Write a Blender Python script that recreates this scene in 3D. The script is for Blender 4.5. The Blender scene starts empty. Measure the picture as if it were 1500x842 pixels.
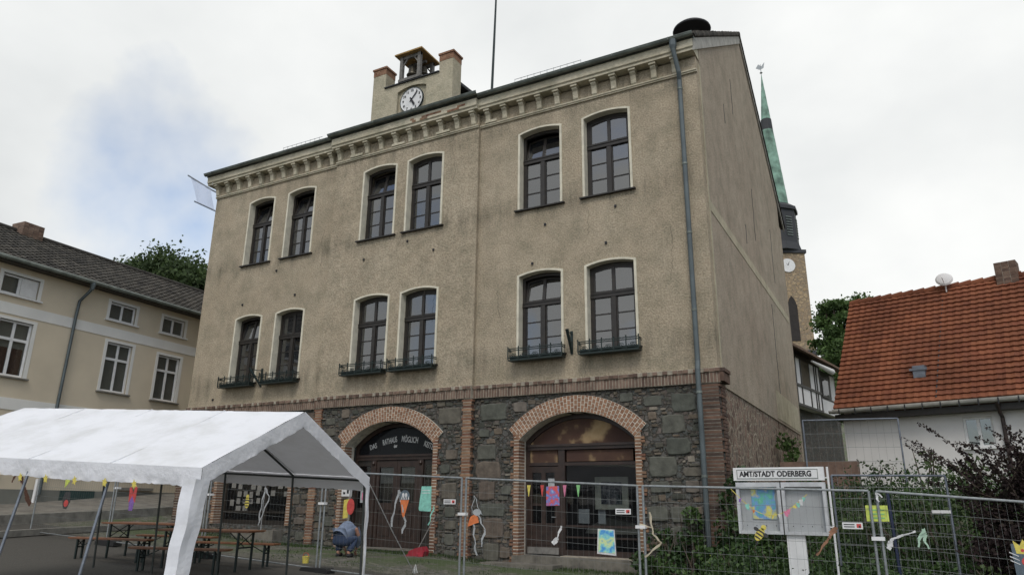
import bpy, math, random
from math import sin, cos, pi, sqrt, radians, atan2
from mathutils import Vector, Matrix
random.seed(7)
S = bpy.context.scene
C = S.collection
R = random.random
def U(a, b): return a + (b - a) * random.random()

# ------------------------------------------------------------ scene graph helpers
ORG = {}
def tag(o, label=None, cat=None, group=None, kind=None):
    if label: o['label'] = label
    if cat: o['category'] = cat
    if group: o['group'] = group
    if kind: o['kind'] = kind
    return o
def thing(name, label, cat, loc=(0, 0, 0), group=None, rz=0.0):
    o = bpy.data.objects.new(name, None); C.objects.link(o)
    o.empty_display_size = 0.2
    o.location = loc; o.rotation_euler = (0, 0, rz)
    ORG[o.name] = Vector((0, 0, 0)) if rz else Vector(loc)
    if rz: ORG[o.name] = Vector((0, 0, 0))
    return tag(o, label, cat, group)
def local_thing(name, label, cat, loc=(0, 0, 0), group=None, rz=0.0):
    """children are modelled in the thing's own coordinates"""
    o = thing(name, label, cat, loc, group, rz); ORG[o.name] = Vector((0, 0, 0)); return o
def finish(me, name, parent, org, smooth):
    o = bpy.data.objects.new(name, me); C.objects.link(o)
    if parent is not None:
        o.parent = parent; base = ORG[parent.name]; ORG[o.name] = base
        me.transform(Matrix.Translation(-base))
    else:
        b = Vector(org) if org is not None else Vector((0, 0, 0))
        me.transform(Matrix.Translation(-b)); o.location = b; ORG[o.name] = b
    if smooth:
        for p in me.polygons: p.use_smooth = True
    return o

class MB:
    def __init__(s): s.v = []; s.f = []; s.r = []; s.m = []; s.mi = 0; s.c = None
    def _r(s): return R() if s.c is None else s.c
    def face(s, pts, r=None):
        n = len(s.v); s.v += [tuple(p) for p in pts]; s.f.append(tuple(range(n, n + len(pts))))
        s.r.append(s._r() if r is None else r); s.m.append(s.mi)
    def add(s, vs, fs, r=None):
        n = len(s.v); s.v += [tuple(p) for p in vs]; r = s._r() if r is None else r
        for f in fs: s.f.append(tuple(i + n for i in f)); s.r.append(r); s.m.append(s.mi)
    def box(s, x0, x1, y0, y1, z0, z1, M=None, r=None):
        vs = [Vector((x, y, z)) for z in (z0, z1) for y in (y0, y1) for x in (x0, x1)]
        if M is not None: vs = [M @ v for v in vs]
        s.add(vs, [(0, 2, 3, 1), (4, 5, 7, 6), (0, 1, 5, 4), (2, 6, 7, 3), (0, 4, 6, 2), (1, 3, 7, 5)], r)
        return s
    def prism(s, pts, d, r=None):
        """closed polygon pts extruded by vector d"""
        n = len(pts); d = Vector(d); a = [Vector(p) for p in pts]; b = [p + d for p in a]
        s.add(a + b, [tuple(range(n))[::-1], tuple(range(n, 2 * n))] + [(i, (i + 1) % n, n + (i + 1) % n, n + i) for i in range(n)], r)
        return s
    def tube(s, pts, rad, n=8, cap=True, r=None):
        P = [Vector(p) for p in pts]; k = len(P)
        rr = rad if isinstance(rad, (list, tuple)) else [rad] * k
        vs = []; prev = None
        for i, p in enumerate(P):
            t = (P[min(i + 1, k - 1)] - P[max(i - 1, 0)]).normalized()
            if prev is None:
                a = Vector((0, 0, 1)) if abs(t.z) < .9 else Vector((1, 0, 0)); x = t.cross(a).normalized()
            else: x = (prev - t * prev.dot(t)).normalized()
            prev = x; y = t.cross(x)
            for j in range(n):
                an = 2 * pi * j / n + pi / n; vs.append(p + (x * cos(an) + y * sin(an)) * rr[i])
        fs = [(i * n + j, i * n + (j + 1) % n, (i + 1) * n + (j + 1) % n, (i + 1) * n + j) for i in range(k - 1) for j in range(n)]
        if cap: fs += [tuple(range(n))[::-1], tuple(range((k - 1) * n, k * n))]
        s.add(vs, fs, r); return s
    def lathe(s, c, prof, n=20, r=None, axis='z'):
        vs = []; c = Vector(c)
        for (q, h) in prof:
            for j in range(n):
                a = 2 * pi * j / n
                if axis == 'z': vs.append(c + Vector((q * cos(a), q * sin(a), h)))
                else: vs.append(c + Vector((q * cos(a), -h, q * sin(a))))
        k = len(prof)
        fs = [(i * n + j, i * n + (j + 1) % n, (i + 1) * n + (j + 1) % n, (i + 1) * n + j) for i in range(k - 1) for j in range(n)]
        fs += [tuple(range(n))[::-1], tuple(range((k - 1) * n, k * n))]
        s.add(vs, fs, r); return s
    def ring(s, outer, inner, d, r=None, closed=False):
        """open or closed ring between two polylines (same length), extruded by d"""
        n = len(outer); d = Vector(d); o = [Vector(p) for p in outer]; i_ = [Vector(p) for p in inner]
        vs = o + i_ + [p + d for p in o] + [p + d for p in i_]
        fs = []
        m = n if closed else n - 1
        for k in range(m):
            q = (k + 1) % n
            fs += [(k, q, n + q, n + k), (2 * n + k, 3 * n + k, 3 * n + q, 2 * n + q), (k, 2 * n + k, 2 * n + q, q), (n + k, n + q, 3 * n + q, 3 * n + k)]
        if not closed: fs += [(0, n, 3 * n, 2 * n), (n - 1, 3 * n - 1, 4 * n - 1, 2 * n - 1)]
        s.add(vs, fs, r); return s
    def build(s, name, mats, parent=None, org=None, smooth=False, col=False):
        me = bpy.data.meshes.new(name); me.from_pydata(s.v, [], s.f)
        if not isinstance(mats, (list, tuple)): mats = [mats]
        for m in mats: me.materials.append(m)
        me.polygons.foreach_set('material_index', s.m)
        a = me.attributes.new('rnd', 'FLOAT', 'FACE'); a.data.foreach_set('value', s.r)
        me.update()
        return finish(me, name, parent, org, smooth)

def boolean(o, cutters):
    for c in cutters:
        m = o.modifiers.new('b', 'BOOLEAN'); m.operation = 'DIFFERENCE'; m.solver = 'EXACT'; m.object = c
    dg = bpy.context.evaluated_depsgraph_get(); dg.update()
    me = bpy.data.meshes.new_from_object(o.evaluated_get(dg)); o.modifiers.clear(); old = o.data; o.data = me
    for c in cutters: bpy.data.objects.remove(c, do_unlink=True)

def text(name, body, size, mat, parent, M, ext=.002, bold=0.0, align='CENTER', org=None):
    cu = bpy.data.curves.new(name, 'FONT'); cu.body = body; cu.size = size; cu.align_x = align; cu.align_y = 'CENTER'
    cu.extrude = ext; cu.offset = bold; cu.resolution_u = 3
    o = bpy.data.objects.new('tmp', cu); C.objects.link(o)
    dg = bpy.context.evaluated_depsgraph_get(); dg.update()
    me = bpy.data.meshes.new_from_object(o.evaluated_get(dg)); bpy.data.objects.remove(o, do_unlink=True)
    me.transform(M); me.materials.clear(); me.materials.append(mat); me.name = name
    return finish(me, name, parent, org, False)
RX = Matrix.Rotation(pi / 2, 4, 'X')

# ------------------------------------------------------------ materials
def newmat(name):
    m = bpy.data.materials.new(name); m.use_nodes = True; nt = m.node_tree
    return m, nt, nt.nodes['Principled BSDF']
def N(nt, t, **k):
    n = nt.nodes.new(t)
    for a, b in k.items():
        if a.startswith('i_'):
            key = a[2:].replace('_', ' '); n.inputs[key].default_value = b
        else: setattr(n, a, b)
    return n
def ramp(nt, stops):
    n = nt.nodes.new('ShaderNodeValToRGB'); e = n.color_ramp.elements
    while len(e) < len(stops): e.new(.5)
    for q, (p, c) in zip(e, stops): q.position = p; q.color = (*c, 1)
    return n
def coords(nt, scale=(1, 1, 1), kind='Position'):
    if kind == 'Position': src = N(nt, 'ShaderNodeNewGeometry').outputs['Position']
    else: src = N(nt, 'ShaderNodeTexCoord').outputs[kind]
    mp = N(nt, 'ShaderNodeMapping'); mp.inputs['Scale'].default_value = scale
    nt.links.new(src, mp.inputs['Vector']); return mp.outputs['Vector']
def mixc(nt, fac, a, b, mode='MIX'):
    n = N(nt, 'ShaderNodeMix', data_type='RGBA', blend_type=mode)
    for i, x in ((0, fac), (6, a), (7, b)):
        if hasattr(x, 'is_linked') or hasattr(x, 'links'): nt.links.new(x, n.inputs[i])
        elif isinstance(x, tuple): n.inputs[i].default_value = (*x, 1) if len(x) == 3 else x
        else: n.inputs[i].default_value = x
    return n.outputs[2]
def noise(nt, vec, sc, det=5, rough=.6):
    n = N(nt, 'ShaderNodeTexNoise'); n.inputs['Scale'].default_value = sc; n.inputs['Detail'].default_value = det; n.inputs['Roughness'].default_value = rough
    nt.links.new(vec, n.inputs['Vector']); return n.outputs['Fac']
def bump(nt, bs, h, st=.5, dist=.02):
    b = N(nt, 'ShaderNodeBump'); b.inputs['Strength'].default_value = st; b.inputs['Distance'].default_value = dist
    nt.links.new(h, b.inputs['Height']); nt.links.new(b.outputs[0], bs.inputs['Normal']); return b
def plain(name, c, rough=.6, metal=0., var=.12, sc=6., bmp=0., spec=.5, c2=None, bsc=40, bd=.004):
    m, nt, bs = newmat(name); v = coords(nt, kind='Object')
    f = noise(nt, v, sc)
    c2 = c2 or tuple(x * (1 - 2.2 * var) for x in c)
    r = ramp(nt, [(.32, c2), (.62, c)]); nt.links.new(f, r.inputs[0]); nt.links.new(r.outputs[0], bs.inputs['Base Color'])
    bs.inputs['Roughness'].default_value = rough; bs.inputs['Metallic'].default_value = metal
    bs.inputs['Specular IOR Level'].default_value = spec
    if bmp: bump(nt, bs, noise(nt, v, bsc), bmp, bd)
    return m
def rndmat(name, stops, rough=.8, sc=3., amt=.35, bmp=.3, bd=.006, bsc=50, trans=0.):
    """colour from the per-face random value, mottled by noise"""
    m, nt, bs = newmat(name)
    a = N(nt, 'ShaderNodeAttribute', attribute_name='rnd'); r = ramp(nt, stops); nt.links.new(a.outputs['Fac'], r.inputs[0])
    v = coords(nt); f = noise(nt, v, sc); rr = ramp(nt, [(.3, (1 - amt,) * 3), (.7, (1, 1, 1))]); nt.links.new(f, rr.inputs[0])
    col = mixc(nt, 1., r.outputs[0], rr.outputs[0], 'MULTIPLY'); nt.links.new(col, bs.inputs['Base Color'])
    bs.inputs['Roughness'].default_value = rough; bs.inputs['Specular IOR Level'].default_value = .3
    if bmp: bump(nt, bs, noise(nt, v, bsc), bmp, bd)
    if trans:
        t = N(nt, 'ShaderNodeBsdfTranslucent'); nt.links.new(col, t.inputs['Color']); mx = N(nt, 'ShaderNodeMixShader'); mx.inputs[0].default_value = trans
        nt.links.new(bs.outputs[0], mx.inputs[1]); nt.links.new(t.outputs[0], mx.inputs[2]); nt.links.new(mx.outputs[0], nt.nodes['Material Output'].inputs[0])
    return m
def plaster(name, ca, cb, stain, rough_amt=.7, gsc=38):
    m, nt, bs = newmat(name); v = coords(nt)
    f1 = noise(nt, v, .55, 6); r1 = ramp(nt, [(.3, ca), (.7, cb)]); nt.links.new(f1, r1.inputs[0])
    vs = coords(nt, (.8, .8, .3)); f2 = noise(nt, vs, 1.1, 6, .65); r2 = ramp(nt, [(.5, (0, 0, 0)), (.85, (1, 1, 1))]); nt.links.new(f2, r2.inputs[0])
    c = mixc(nt, r2.outputs[0], r1.outputs[0], stain)
    if len(name) < 12:
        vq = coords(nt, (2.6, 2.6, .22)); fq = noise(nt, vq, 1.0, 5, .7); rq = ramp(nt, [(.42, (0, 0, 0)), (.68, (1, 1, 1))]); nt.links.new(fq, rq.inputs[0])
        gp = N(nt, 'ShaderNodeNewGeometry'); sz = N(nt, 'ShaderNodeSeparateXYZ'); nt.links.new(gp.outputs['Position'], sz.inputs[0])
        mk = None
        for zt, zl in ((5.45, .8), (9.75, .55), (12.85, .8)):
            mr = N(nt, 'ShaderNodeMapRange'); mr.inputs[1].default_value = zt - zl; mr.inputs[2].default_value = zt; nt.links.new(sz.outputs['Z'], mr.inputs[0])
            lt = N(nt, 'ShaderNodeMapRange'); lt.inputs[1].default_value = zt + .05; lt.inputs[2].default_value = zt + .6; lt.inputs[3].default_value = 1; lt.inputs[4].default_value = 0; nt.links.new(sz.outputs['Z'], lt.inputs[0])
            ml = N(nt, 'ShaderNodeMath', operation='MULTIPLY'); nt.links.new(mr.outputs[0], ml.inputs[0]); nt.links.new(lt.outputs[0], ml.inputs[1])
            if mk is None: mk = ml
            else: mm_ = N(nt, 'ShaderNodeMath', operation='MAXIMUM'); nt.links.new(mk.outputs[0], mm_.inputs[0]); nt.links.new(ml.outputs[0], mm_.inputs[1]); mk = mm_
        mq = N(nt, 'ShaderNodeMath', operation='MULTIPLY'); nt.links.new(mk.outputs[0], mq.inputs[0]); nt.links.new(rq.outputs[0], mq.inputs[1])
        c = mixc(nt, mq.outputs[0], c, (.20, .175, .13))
    fp = noise(nt, v, 1.9, 6, .7); rp = ramp(nt, [(.34, (.78, .80, .78)), (.56, (1.02, 1.01, 1.0)), (.74, (1.1, 1.08, 1.06))]); nt.links.new(fp, rp.inputs[0]); c = mixc(nt, 1., c, rp.outputs[0], 'MULTIPLY')
    g = noise(nt, v, gsc, 3, .7); r3 = ramp(nt, [(.36, (.55, .54, .5)), (.6, (1.15, 1.15, 1.13))]); nt.links.new(g, r3.inputs[0])
    c = mixc(nt, rough_amt, c, r3.outputs[0], 'MULTIPLY')
    nt.links.new(c, bs.inputs['Base Color']); bs.inputs['Roughness'].default_value = .95; bs.inputs['Specular IOR Level'].default_value = .15
    bump(nt, bs, g, .9, .03); return m
def stonework(name, cols, mortar, sc, edge=.05, squash=1.25, bd=.06):
    m, nt, bs = newmat(name); v = coords(nt, (1, 1, squash))
    dn = N(nt, 'ShaderNodeTexNoise'); dn.inputs['Scale'].default_value = 2.2; dn.inputs['Detail'].default_value = 3; nt.links.new(v, dn.inputs['Vector'])
    vm = N(nt, 'ShaderNodeVectorMath', operation='SCALE'); vm.inputs['Scale'].default_value = .13; nt.links.new(dn.outputs['Color'], vm.inputs[0])
    va = N(nt, 'ShaderNodeVectorMath', operation='ADD'); nt.links.new(v, va.inputs[0]); nt.links.new(vm.outputs[0], va.inputs[1])
    def vor(scale, feat):
        n = N(nt, 'ShaderNodeTexVoronoi', feature=feat); n.inputs['Scale'].default_value = scale; n.inputs['Randomness'].default_value = .95
        nt.links.new(va.outputs[0], n.inputs['Vector']); return n
    big = vor(sc, 'F1'); bige = vor(sc, 'DISTANCE_TO_EDGE'); sm = vor(sc * 3.3, 'F1'); sme = vor(sc * 3.3, 'DISTANCE_TO_EDGE')
    # small chips packed where two big stones meet
    gap = N(nt, 'ShaderNodeMapRange'); gap.inputs[1].default_value = edge * 2.2; gap.inputs[2].default_value = edge * 3.0; nt.links.new(bige.outputs[0], gap.inputs[0])
    sep = N(nt, 'ShaderNodeSeparateColor'); nt.links.new(big.outputs['Color'], sep.inputs[0]); sep2 = N(nt, 'ShaderNodeSeparateColor'); nt.links.new(sm.outputs['Color'], sep2.inputs[0])
    rb = ramp(nt, cols); nt.links.new(sep.outputs[0], rb.inputs[0]); rs = ramp(nt, cols); nt.links.new(sep2.outputs[1], rs.inputs[0])
    f = noise(nt, v, 7, 6, .7); rf = ramp(nt, [(.3, (.55, .55, .55)), (.7, (1.2, 1.2, 1.2))]); nt.links.new(f, rf.inputs[0])
    c = mixc(nt, gap.outputs[0], rs.outputs[0], rb.outputs[0]); c = mixc(nt, 1., c, rf.outputs[0], 'MULTIPLY')
    e1 = N(nt, 'ShaderNodeMapRange'); e1.inputs[1].default_value = edge * .35; e1.inputs[2].default_value = edge; nt.links.new(bige.outputs[0], e1.inputs[0])
    e2 = N(nt, 'ShaderNodeMapRange'); e2.inputs[1].default_value = edge * .6; e2.inputs[2].default_value = edge * 1.6; nt.links.new(sme.outputs[0], e2.inputs[0])
    mx = N(nt, 'ShaderNodeMath', operation='MAXIMUM'); nt.links.new(gap.outputs[0], mx.inputs[0]); nt.links.new(e2.outputs[0], mx.inputs[1])
    mn = N(nt, 'ShaderNodeMath', operation='MINIMUM'); nt.links.new(mx.outputs[0], mn.inputs[0]); nt.links.new(e1.outputs[0], mn.inputs[1])
    c = mixc(nt, mn.outputs[0], mortar, c)
    nt.links.new(c, bs.inputs['Base Color']); bs.inputs['Roughness'].default_value = .85; bs.inputs['Specular IOR Level'].default_value = .25
    ad = N(nt, 'ShaderNodeMath', operation='MULTIPLY_ADD'); ad.inputs[1].default_value = .55; nt.links.new(f, ad.inputs[0]); nt.links.new(mn.outputs[0], ad.inputs[2])
    bump(nt, bs, ad.outputs[0], .9, bd); return m
def glassy(name, tint=(.75, .78, .8), ior=2.1, dark=(.015, .016, .018), clear=.5):
    m, nt, bs = newmat(name); bs.inputs['Base Color'].default_value = (*dark, 1); bs.inputs['Roughness'].default_value = .5; bs.inputs['Specular IOR Level'].default_value = 0
    tr = N(nt, 'ShaderNodeBsdfTransparent'); tr.inputs[0].default_value = (*tint, 1)
    gl = N(nt, 'ShaderNodeBsdfGlossy'); gl.inputs['Roughness'].default_value = .015
    v = coords(nt); b = N(nt, 'ShaderNodeBump'); b.inputs['Strength'].default_value = .06; b.inputs['Distance'].default_value = .05
    nt.links.new(noise(nt, v, 1.7, 1), b.inputs['Height']); nt.links.new(b.outputs[0], gl.inputs['Normal'])
    fr = N(nt, 'ShaderNodeFresnel'); fr.inputs[0].default_value = ior
    m1 = N(nt, 'ShaderNodeMixShader'); m1.inputs[0].default_value = clear; nt.links.new(bs.outputs[0], m1.inputs[1]); nt.links.new(tr.outputs[0], m1.inputs[2])
    gb = N(nt, 'ShaderNodeNewGeometry'); inv = N(nt, 'ShaderNodeMath', operation='SUBTRACT'); inv.inputs[0].default_value = 1; nt.links.new(gb.outputs['Backfacing'], inv.inputs[1]); fm = N(nt, 'ShaderNodeMath', operation='MULTIPLY'); nt.links.new(fr.outputs[0], fm.inputs[0]); nt.links.new(inv.outputs[0], fm.inputs[1])
    m2 = N(nt, 'ShaderNodeMixShader'); nt.links.new(fm.outputs[0], m2.inputs[0]); nt.links.new(m1.outputs[0], m2.inputs[1]); nt.links.new(gl.outputs[0], m2.inputs[2])
    nt.links.new(m2.outputs[0], nt.nodes['Material Output'].inputs[0]); return m

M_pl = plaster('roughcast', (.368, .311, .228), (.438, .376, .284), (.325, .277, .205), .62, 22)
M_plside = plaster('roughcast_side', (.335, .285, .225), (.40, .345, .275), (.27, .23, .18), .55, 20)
M_smooth = plaster('smooth_render', (.40, .36, .265), (.46, .42, .315), (.28, .255, .19), .2, 14)
M_cornice = plaster('cornice_render', (.43, .39, .29), (.54, .50, .39), (.24, .22, .16), .25, 9)
M_surr = plain('cream_surround', (.64, .60, .47), .8, var=.1, sc=4, bmp=.2)
M_stone = stonework('fieldstone', [(0, (.072, .075, .07)), (.3, (.125, .118, .105)), (.55, (.088, .096, .088)), (.8, (.155, .13, .11)), (1, (.10, .082, .07))], (.085, .078, .062), 6.5)
M_stone2 = stonework('rubble', [(0, (.12, .085, .065)), (.35, (.26, .17, .13)), (.6, (.17, .14, .11)), (.85, (.34, .24, .18)), (1, (.12, .07, .05))], (.38, .33, .25), 3.3, .055, 1.0, .09)
M_brick = rndmat('red_brick', [(0, (.17, .08, .052)), (.35, (.26, .14, .085)), (.75, (.33, .20, .12)), (1, (.21, .13, .09))], .85, 6, .45)
M_brickp = rndmat('pale_brick', [(0, (.22, .11, .065)), (.5, (.34, .19, .115)), (1, (.28, .165, .105))], .85, 6, .35)
M_brickd = rndmat('dull_brick', [(0, (.13, .085, .065)), (.5, (.25, .175, .13)), (1, (.18, .115, .085))], .88, 5, .45)
M_mortar = plain('mortar', (.62, .57, .47), .95, var=.2, sc=9, bmp=.4)
M_brickq = rndmat('dark_weathered_brick', [(0, (.085, .06, .048)), (.5, (.145, .092, .068)), (.8, (.18, .105, .072)), (1, (.11, .08, .062))], .9, 5, .5)
M_mortarq = plain('dirty_mortar', (.23, .21, .17), .95, var=.25, sc=9, bmp=.4)
M_mortard = plain('grey_mortar', (.36, .32, .25), .95, var=.2, sc=9, bmp=.4)
M_wood = plain('dark_brown_timber', (.024, .019, .014), .5, var=.22, sc=8, bmp=.2)
M_wood2 = plain('dark_red_brown_timber', (.034, .018, .012), .5, var=.25, sc=5, bmp=.25)
M_woodg = plain('weathered_wood', (.19, .18, .16), .8, var=.2, sc=8, bmp=.3)
M_peel = None
M_iron = plain('black_green_iron', (.022, .035, .032), .5, .4, sc=20)
M_zinc = plain('green_grey_zinc', (.19, .215, .19), .5, .35, var=.2, sc=3)
M_zinc2 = plain('blue_grey_pipe', (.10, .122, .125), .5, .3, var=.15, sc=2)
M_galv = plain('galvanised_steel', (.33, .35, .35), .45, .6, var=.15, sc=15)
M_galvb = plain('blue_grey_steel', (.20, .22, .25), .45, .6, var=.15, sc=9)
M_glass = glassy('window_glass', ior=2.7, clear=.3)
M_glassd = glassy('dark_glass', ior=1.45, clear=.85)
M_glassc = glassy('case_glass', (.95, .95, .95), 1.3, clear=.97)
M_tiled = rndmat('dark_roof_tile', [(0, (.05, .046, .04)), (.5, (.085, .078, .065)), (1, (.12, .108, .09))], .9, 2, .6, .5)
M_tiler = rndmat('red_roof_tile', [(0, (.22, .074, .038)), (.35, (.25, .088, .043)), (.7, (.275, .10, .048)), (1, (.20, .07, .037))], .85, .7, .5, .2)
M_lead = plain('pale_flashing', (.36, .35, .31), .8, var=.2, sc=3)
M_white = plain('white_paint', (.72, .72, .70), .55, var=.06, sc=5)
M_offw = plain('offwhite_render', (.66, .645, .62), .9, var=.06, sc=.8, bmp=.2)
M_black = plain('black_rubber', (.015, .015, .015), .7, sc=10)
M_wire = plain('dull_fence_wire', (.20, .21, .20), .6, .3, sc=10)
M_ink = plain('black_ink', (.012, .012, .014), .6, sc=10, var=.02)
M_chalk = plain('white_chalk_paint', (.62, .62, .6), .9, var=.1, sc=30)
M_dkint = plain('dark_interior', (.035, .03, .027), .95, sc=2)
M_bark = plain('bark', (.09, .07, .05), .95, var=.25, sc=8, bmp=.7)
M_leafd = rndmat('dark_foliage', [(0, (.035, .058, .02)), (.5, (.062, .098, .033)), (1, (.10, .145, .05))], .75, .35, .5, 0, trans=.25)
M_leafm = rndmat('mid_foliage', [(0, (.04, .075, .02)), (.5, (.075, .13, .035)), (1, (.12, .19, .055))], .7, .6, .4, 0, trans=.25)
M_ivy = rndmat('ivy_leaf', [(0, (.022, .048, .014)), (.5, (.045, .088, .024)), (1, (.085, .145, .04))], .5, 1.2, .45, 0, trans=.15)
M_berb = rndmat('purple_brown_foliage', [(0, (.022, .014, .014)), (.6, (.045, .028, .026)), (.9, (.055, .05, .028)), (1, (.07, .08, .03))], .75, .8, .4, 0, trans=.15)
M_copper = plain('green_copper', (.24, .40, .31), .75, sc=.7, c2=(.07, .12, .09), bmp=.2)
M_slate = plain('black_slate', (.03, .032, .035), .7, sc=2)
M_tower = stonework('tower_stone', [(0, (.34, .25, .15)), (.5, (.42, .32, .20)), (1, (.28, .21, .14))], (.28, .23, .17), 1.6, .05, 1.2, .04)
def cloth(name, c, t=.3, bm=.3, bsc=5, rough=.6):
    m, nt, bs = newmat(name); v = coords(nt); bs.inputs['Base Color'].default_value = (*c, 1); bs.inputs['Roughness'].default_value = rough
    bump(nt, bs, noise(nt, v, bsc, 4), bm, .02)
    tr = N(nt, 'ShaderNodeBsdfTranslucent'); tr.inputs[0].default_value = (*c, 1); mx = N(nt, 'ShaderNodeMixShader'); mx.inputs[0].default_value = t
    nt.links.new(bs.outputs[0], mx.inputs[1]); nt.links.new(tr.outputs[0], mx.inputs[2]); nt.links.new(mx.outputs[0], nt.nodes['Material Output'].inputs[0]); return m
M_tent = cloth('white_tarpaulin', (.80, .81, .83), .16, .6, 3)
nt_ = M_tent.node_tree; f_t = noise(nt_, coords(nt_), 1.3, 7, .7); r_t = ramp(nt_, [(.33, (.66, .665, .66)), (.55, (.80, .81, .83)), (.8, (.84, .845, .86))]); nt_.links.new(f_t, r_t.inputs[0]); nt_.links.new(r_t.outputs[0], nt_.nodes['Principled BSDF'].inputs['Base Color'])
M_flag = glassy('translucent_banner', (.80, .84, .92), 1.15, (.62, .66, .74), .45)
def paper(name, c):
    m = plain('paper_' + name, tuple(x * .92 + .02 for x in c), .75, var=.16, sc=14, bmp=.35, bsc=9, bd=.02); return m
P_white = paper('white', (.72, .72, .70)); P_yel = paper('yellow', (.72, .60, .10)); P_red = paper('red', (.60, .06, .05)); P_pink = paper('pink', (.68, .20, .32))
P_green = paper('green', (.25, .60, .22)); P_mint = paper('mint', (.25, .62, .50)); P_or = paper('orange', (.75, .20, .05)); P_blk = paper('black', (.03, .03, .03))
P_blue = paper('blue', (.12, .35, .62)); P_pur = paper('purple', (.25, .12, .45)); P_brn = paper('brown', (.30, .14, .07)); P_lime = paper('lime', (.62, .72, .12)); P_grey = paper('grey', (.42, .44, .44))
P_slate = paper('slate_blue', (.10, .14, .17)); P_paste = paper('notice', (.20, .19, .165))
def watercolour(name, cols, sc):
    m, nt, bs = newmat(name); v = coords(nt); f = noise(nt, v, sc, 3, .5); st = [(.28 + .44 * i / (len(cols) - 1), c) for i, c in enumerate(cols)]
    r = ramp(nt, st); nt.links.new(f, r.inputs[0]); nt.links.new(r.outputs[0], bs.inputs['Base Color']); bs.inputs['Roughness'].default_value = .8; return m
M_peel = watercolour('peeling_paint', [(.045, .02, .013), (.05, .022, .014), (.055, .025, .015), (.07, .035, .02), (.25, .17, .085), (.31, .22, .115), (.28, .19, .09)], 1.5)
P_art = watercolour('watercolour_poster', [(.15, .5, .62), (.06, .25, .6), (.25, .6, .55), (.62, .7, .3), (.1, .4, .6)], 7)
P_art2 = watercolour('event_poster', [(.5, .75, .85), (.15, .6, .35), (.2, .42, .8), (.9, .82, .15), (.5, .75, .9)], 5)
P_art3 = watercolour('red_blue_poster', [(.5, .6, .72), (.12, .2, .5), (.6, .08, .08), (.55, .2, .12)], 12)
# the ground: asphalt, cobbles near the walls, moss and weeds
def ground_mat():
    m, nt, bs = newmat('asphalt_and_cobbles'); v = coords(nt)
    n1 = noise(nt, v, 40, 4, .8); r1 = ramp(nt, [(.3, (.04, .037, .03)), (.7, (.075, .069, .058))]); nt.links.new(n1, r1.inputs[0])
    vo = N(nt, 'ShaderNodeTexVoronoi', feature='DISTANCE_TO_EDGE'); vo.inputs['Scale'].default_value = 7; nt.links.new(v, vo.inputs['Vector'])
    vc = N(nt, 'ShaderNodeTexVoronoi'); vc.inputs['Scale'].default_value = 7; nt.links.new(v, vc.inputs['Vector'])
    sp = N(nt, 'ShaderNodeSeparateColor'); nt.links.new(vc.outputs['Color'], sp.inputs[0]); rc = ramp(nt, [(0, (.08, .075, .06)), (1, (.17, .155, .13))]); nt.links.new(sp.outputs[0], rc.inputs[0])
    e = N(nt, 'ShaderNodeMapRange'); e.inputs[1].default_value = .02; e.inputs[2].default_value = .09; nt.links.new(vo.outputs[0], e.inputs[0])
    cob = mixc(nt, e.outputs[0], (.05, .055, .03), rc.outputs[0])
    g = N(nt, 'ShaderNodeNewGeometry'); sx = N(nt, 'ShaderNodeSeparateXYZ'); nt.links.new(g.outputs['Position'], sx.inputs[0])
    yb = N(nt, 'ShaderNodeMath', operation='GREATER_THAN'); nt.links.new(sx.outputs['Y'], yb.inputs[0]); yb.inputs[1].default_value = 12.95
    c = mixc(nt, yb.outputs[0], r1.outputs[0], cob)
    n2 = noise(nt, v, .9, 6, .7); r2 = ramp(nt, [(.44, (0, 0, 0)), (.56, (1, 1, 1))]); nt.links.new(n2, r2.inputs[0])
    mp = N(nt, 'ShaderNodeMapRange'); mp.inputs[1].default_value = 12.6; mp.inputs[2].default_value = 15.2; nt.links.new(sx.outputs['Y'], mp.inputs[0])
    fm = N(nt, 'ShaderNodeMath', operation='MULTIPLY'); nt.links.new(mp.outputs[0], fm.inputs[0]); nt.links.new(r2.outputs[0], fm.inputs[1])
    c = mixc(nt, fm.outputs[0], c, (.055, .078, .025))
    nt.links.new(c, bs.inputs['Base Color']); bs.inputs['Roughness'].default_value = .9
    bump(nt, bs, e.outputs[0], .4, .02); return m
M_ground = ground_mat()
M_pave = plain('worn_paving', (.20, .185, .155), .9, var=.2, sc=2.5, bmp=.5, bsc=15)
M_step = plain('worn_step_stone', (.17, .155, .125), .9, var=.25, sc=3, bmp=.4)
M_kerb = plain('kerb_stone', (.22, .21, .18), .9, var=.2, sc=4, bmp=.4)
M_hill = plain('wooded_hillside', (.035, .055, .02), 1, sc=.2, bmp=.5)

# ------------------------------------------------------------ terrain
def ss(a, b, x):
    t = max(0., min(1., (x - a) / (b - a))); return t * t * (3 - 2 * t)
def lerp_(x, xs, zs):
    if x <= xs[0]: return zs[0]
    for a, b, c, d in zip(xs, xs[1:], zs, zs[1:]):
        if x <= b: return c + (d - c) * (x - a) / (b - a)
    return zs[-1]
def g(x, y):
    f0 = lerp_(x, [-40, -26, -22, -17, -11.05, -7.55, -4.06, -.54, 2.96, 12], [1.6, 1.0, .75, .5, .28, .12, -.03, -.11, -.38, -.7])
    w0 = lerp_(x, [-40, -26, -22, -17, -11, -9.3, -5, -4, 12], [2.2, 1.35, .8, .42, .34, .2, .14, .2, .3])
    t = (y - 12.05) / 4.95
    z = f0 + (w0 - f0) * min(1.6, t) if t > 0 else f0 + .02 * max(-24, y - 12.05)
    z += 1.45 * ss(15.5, 19, y) * ss(-3.9, -2.4, x)
    d = sqrt((x + 5) ** 2 + (y - 10) ** 2)
    z += 26 * ss(60, 190, d) * ss(-10, 50, y)
    return z
mb = MB()
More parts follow.
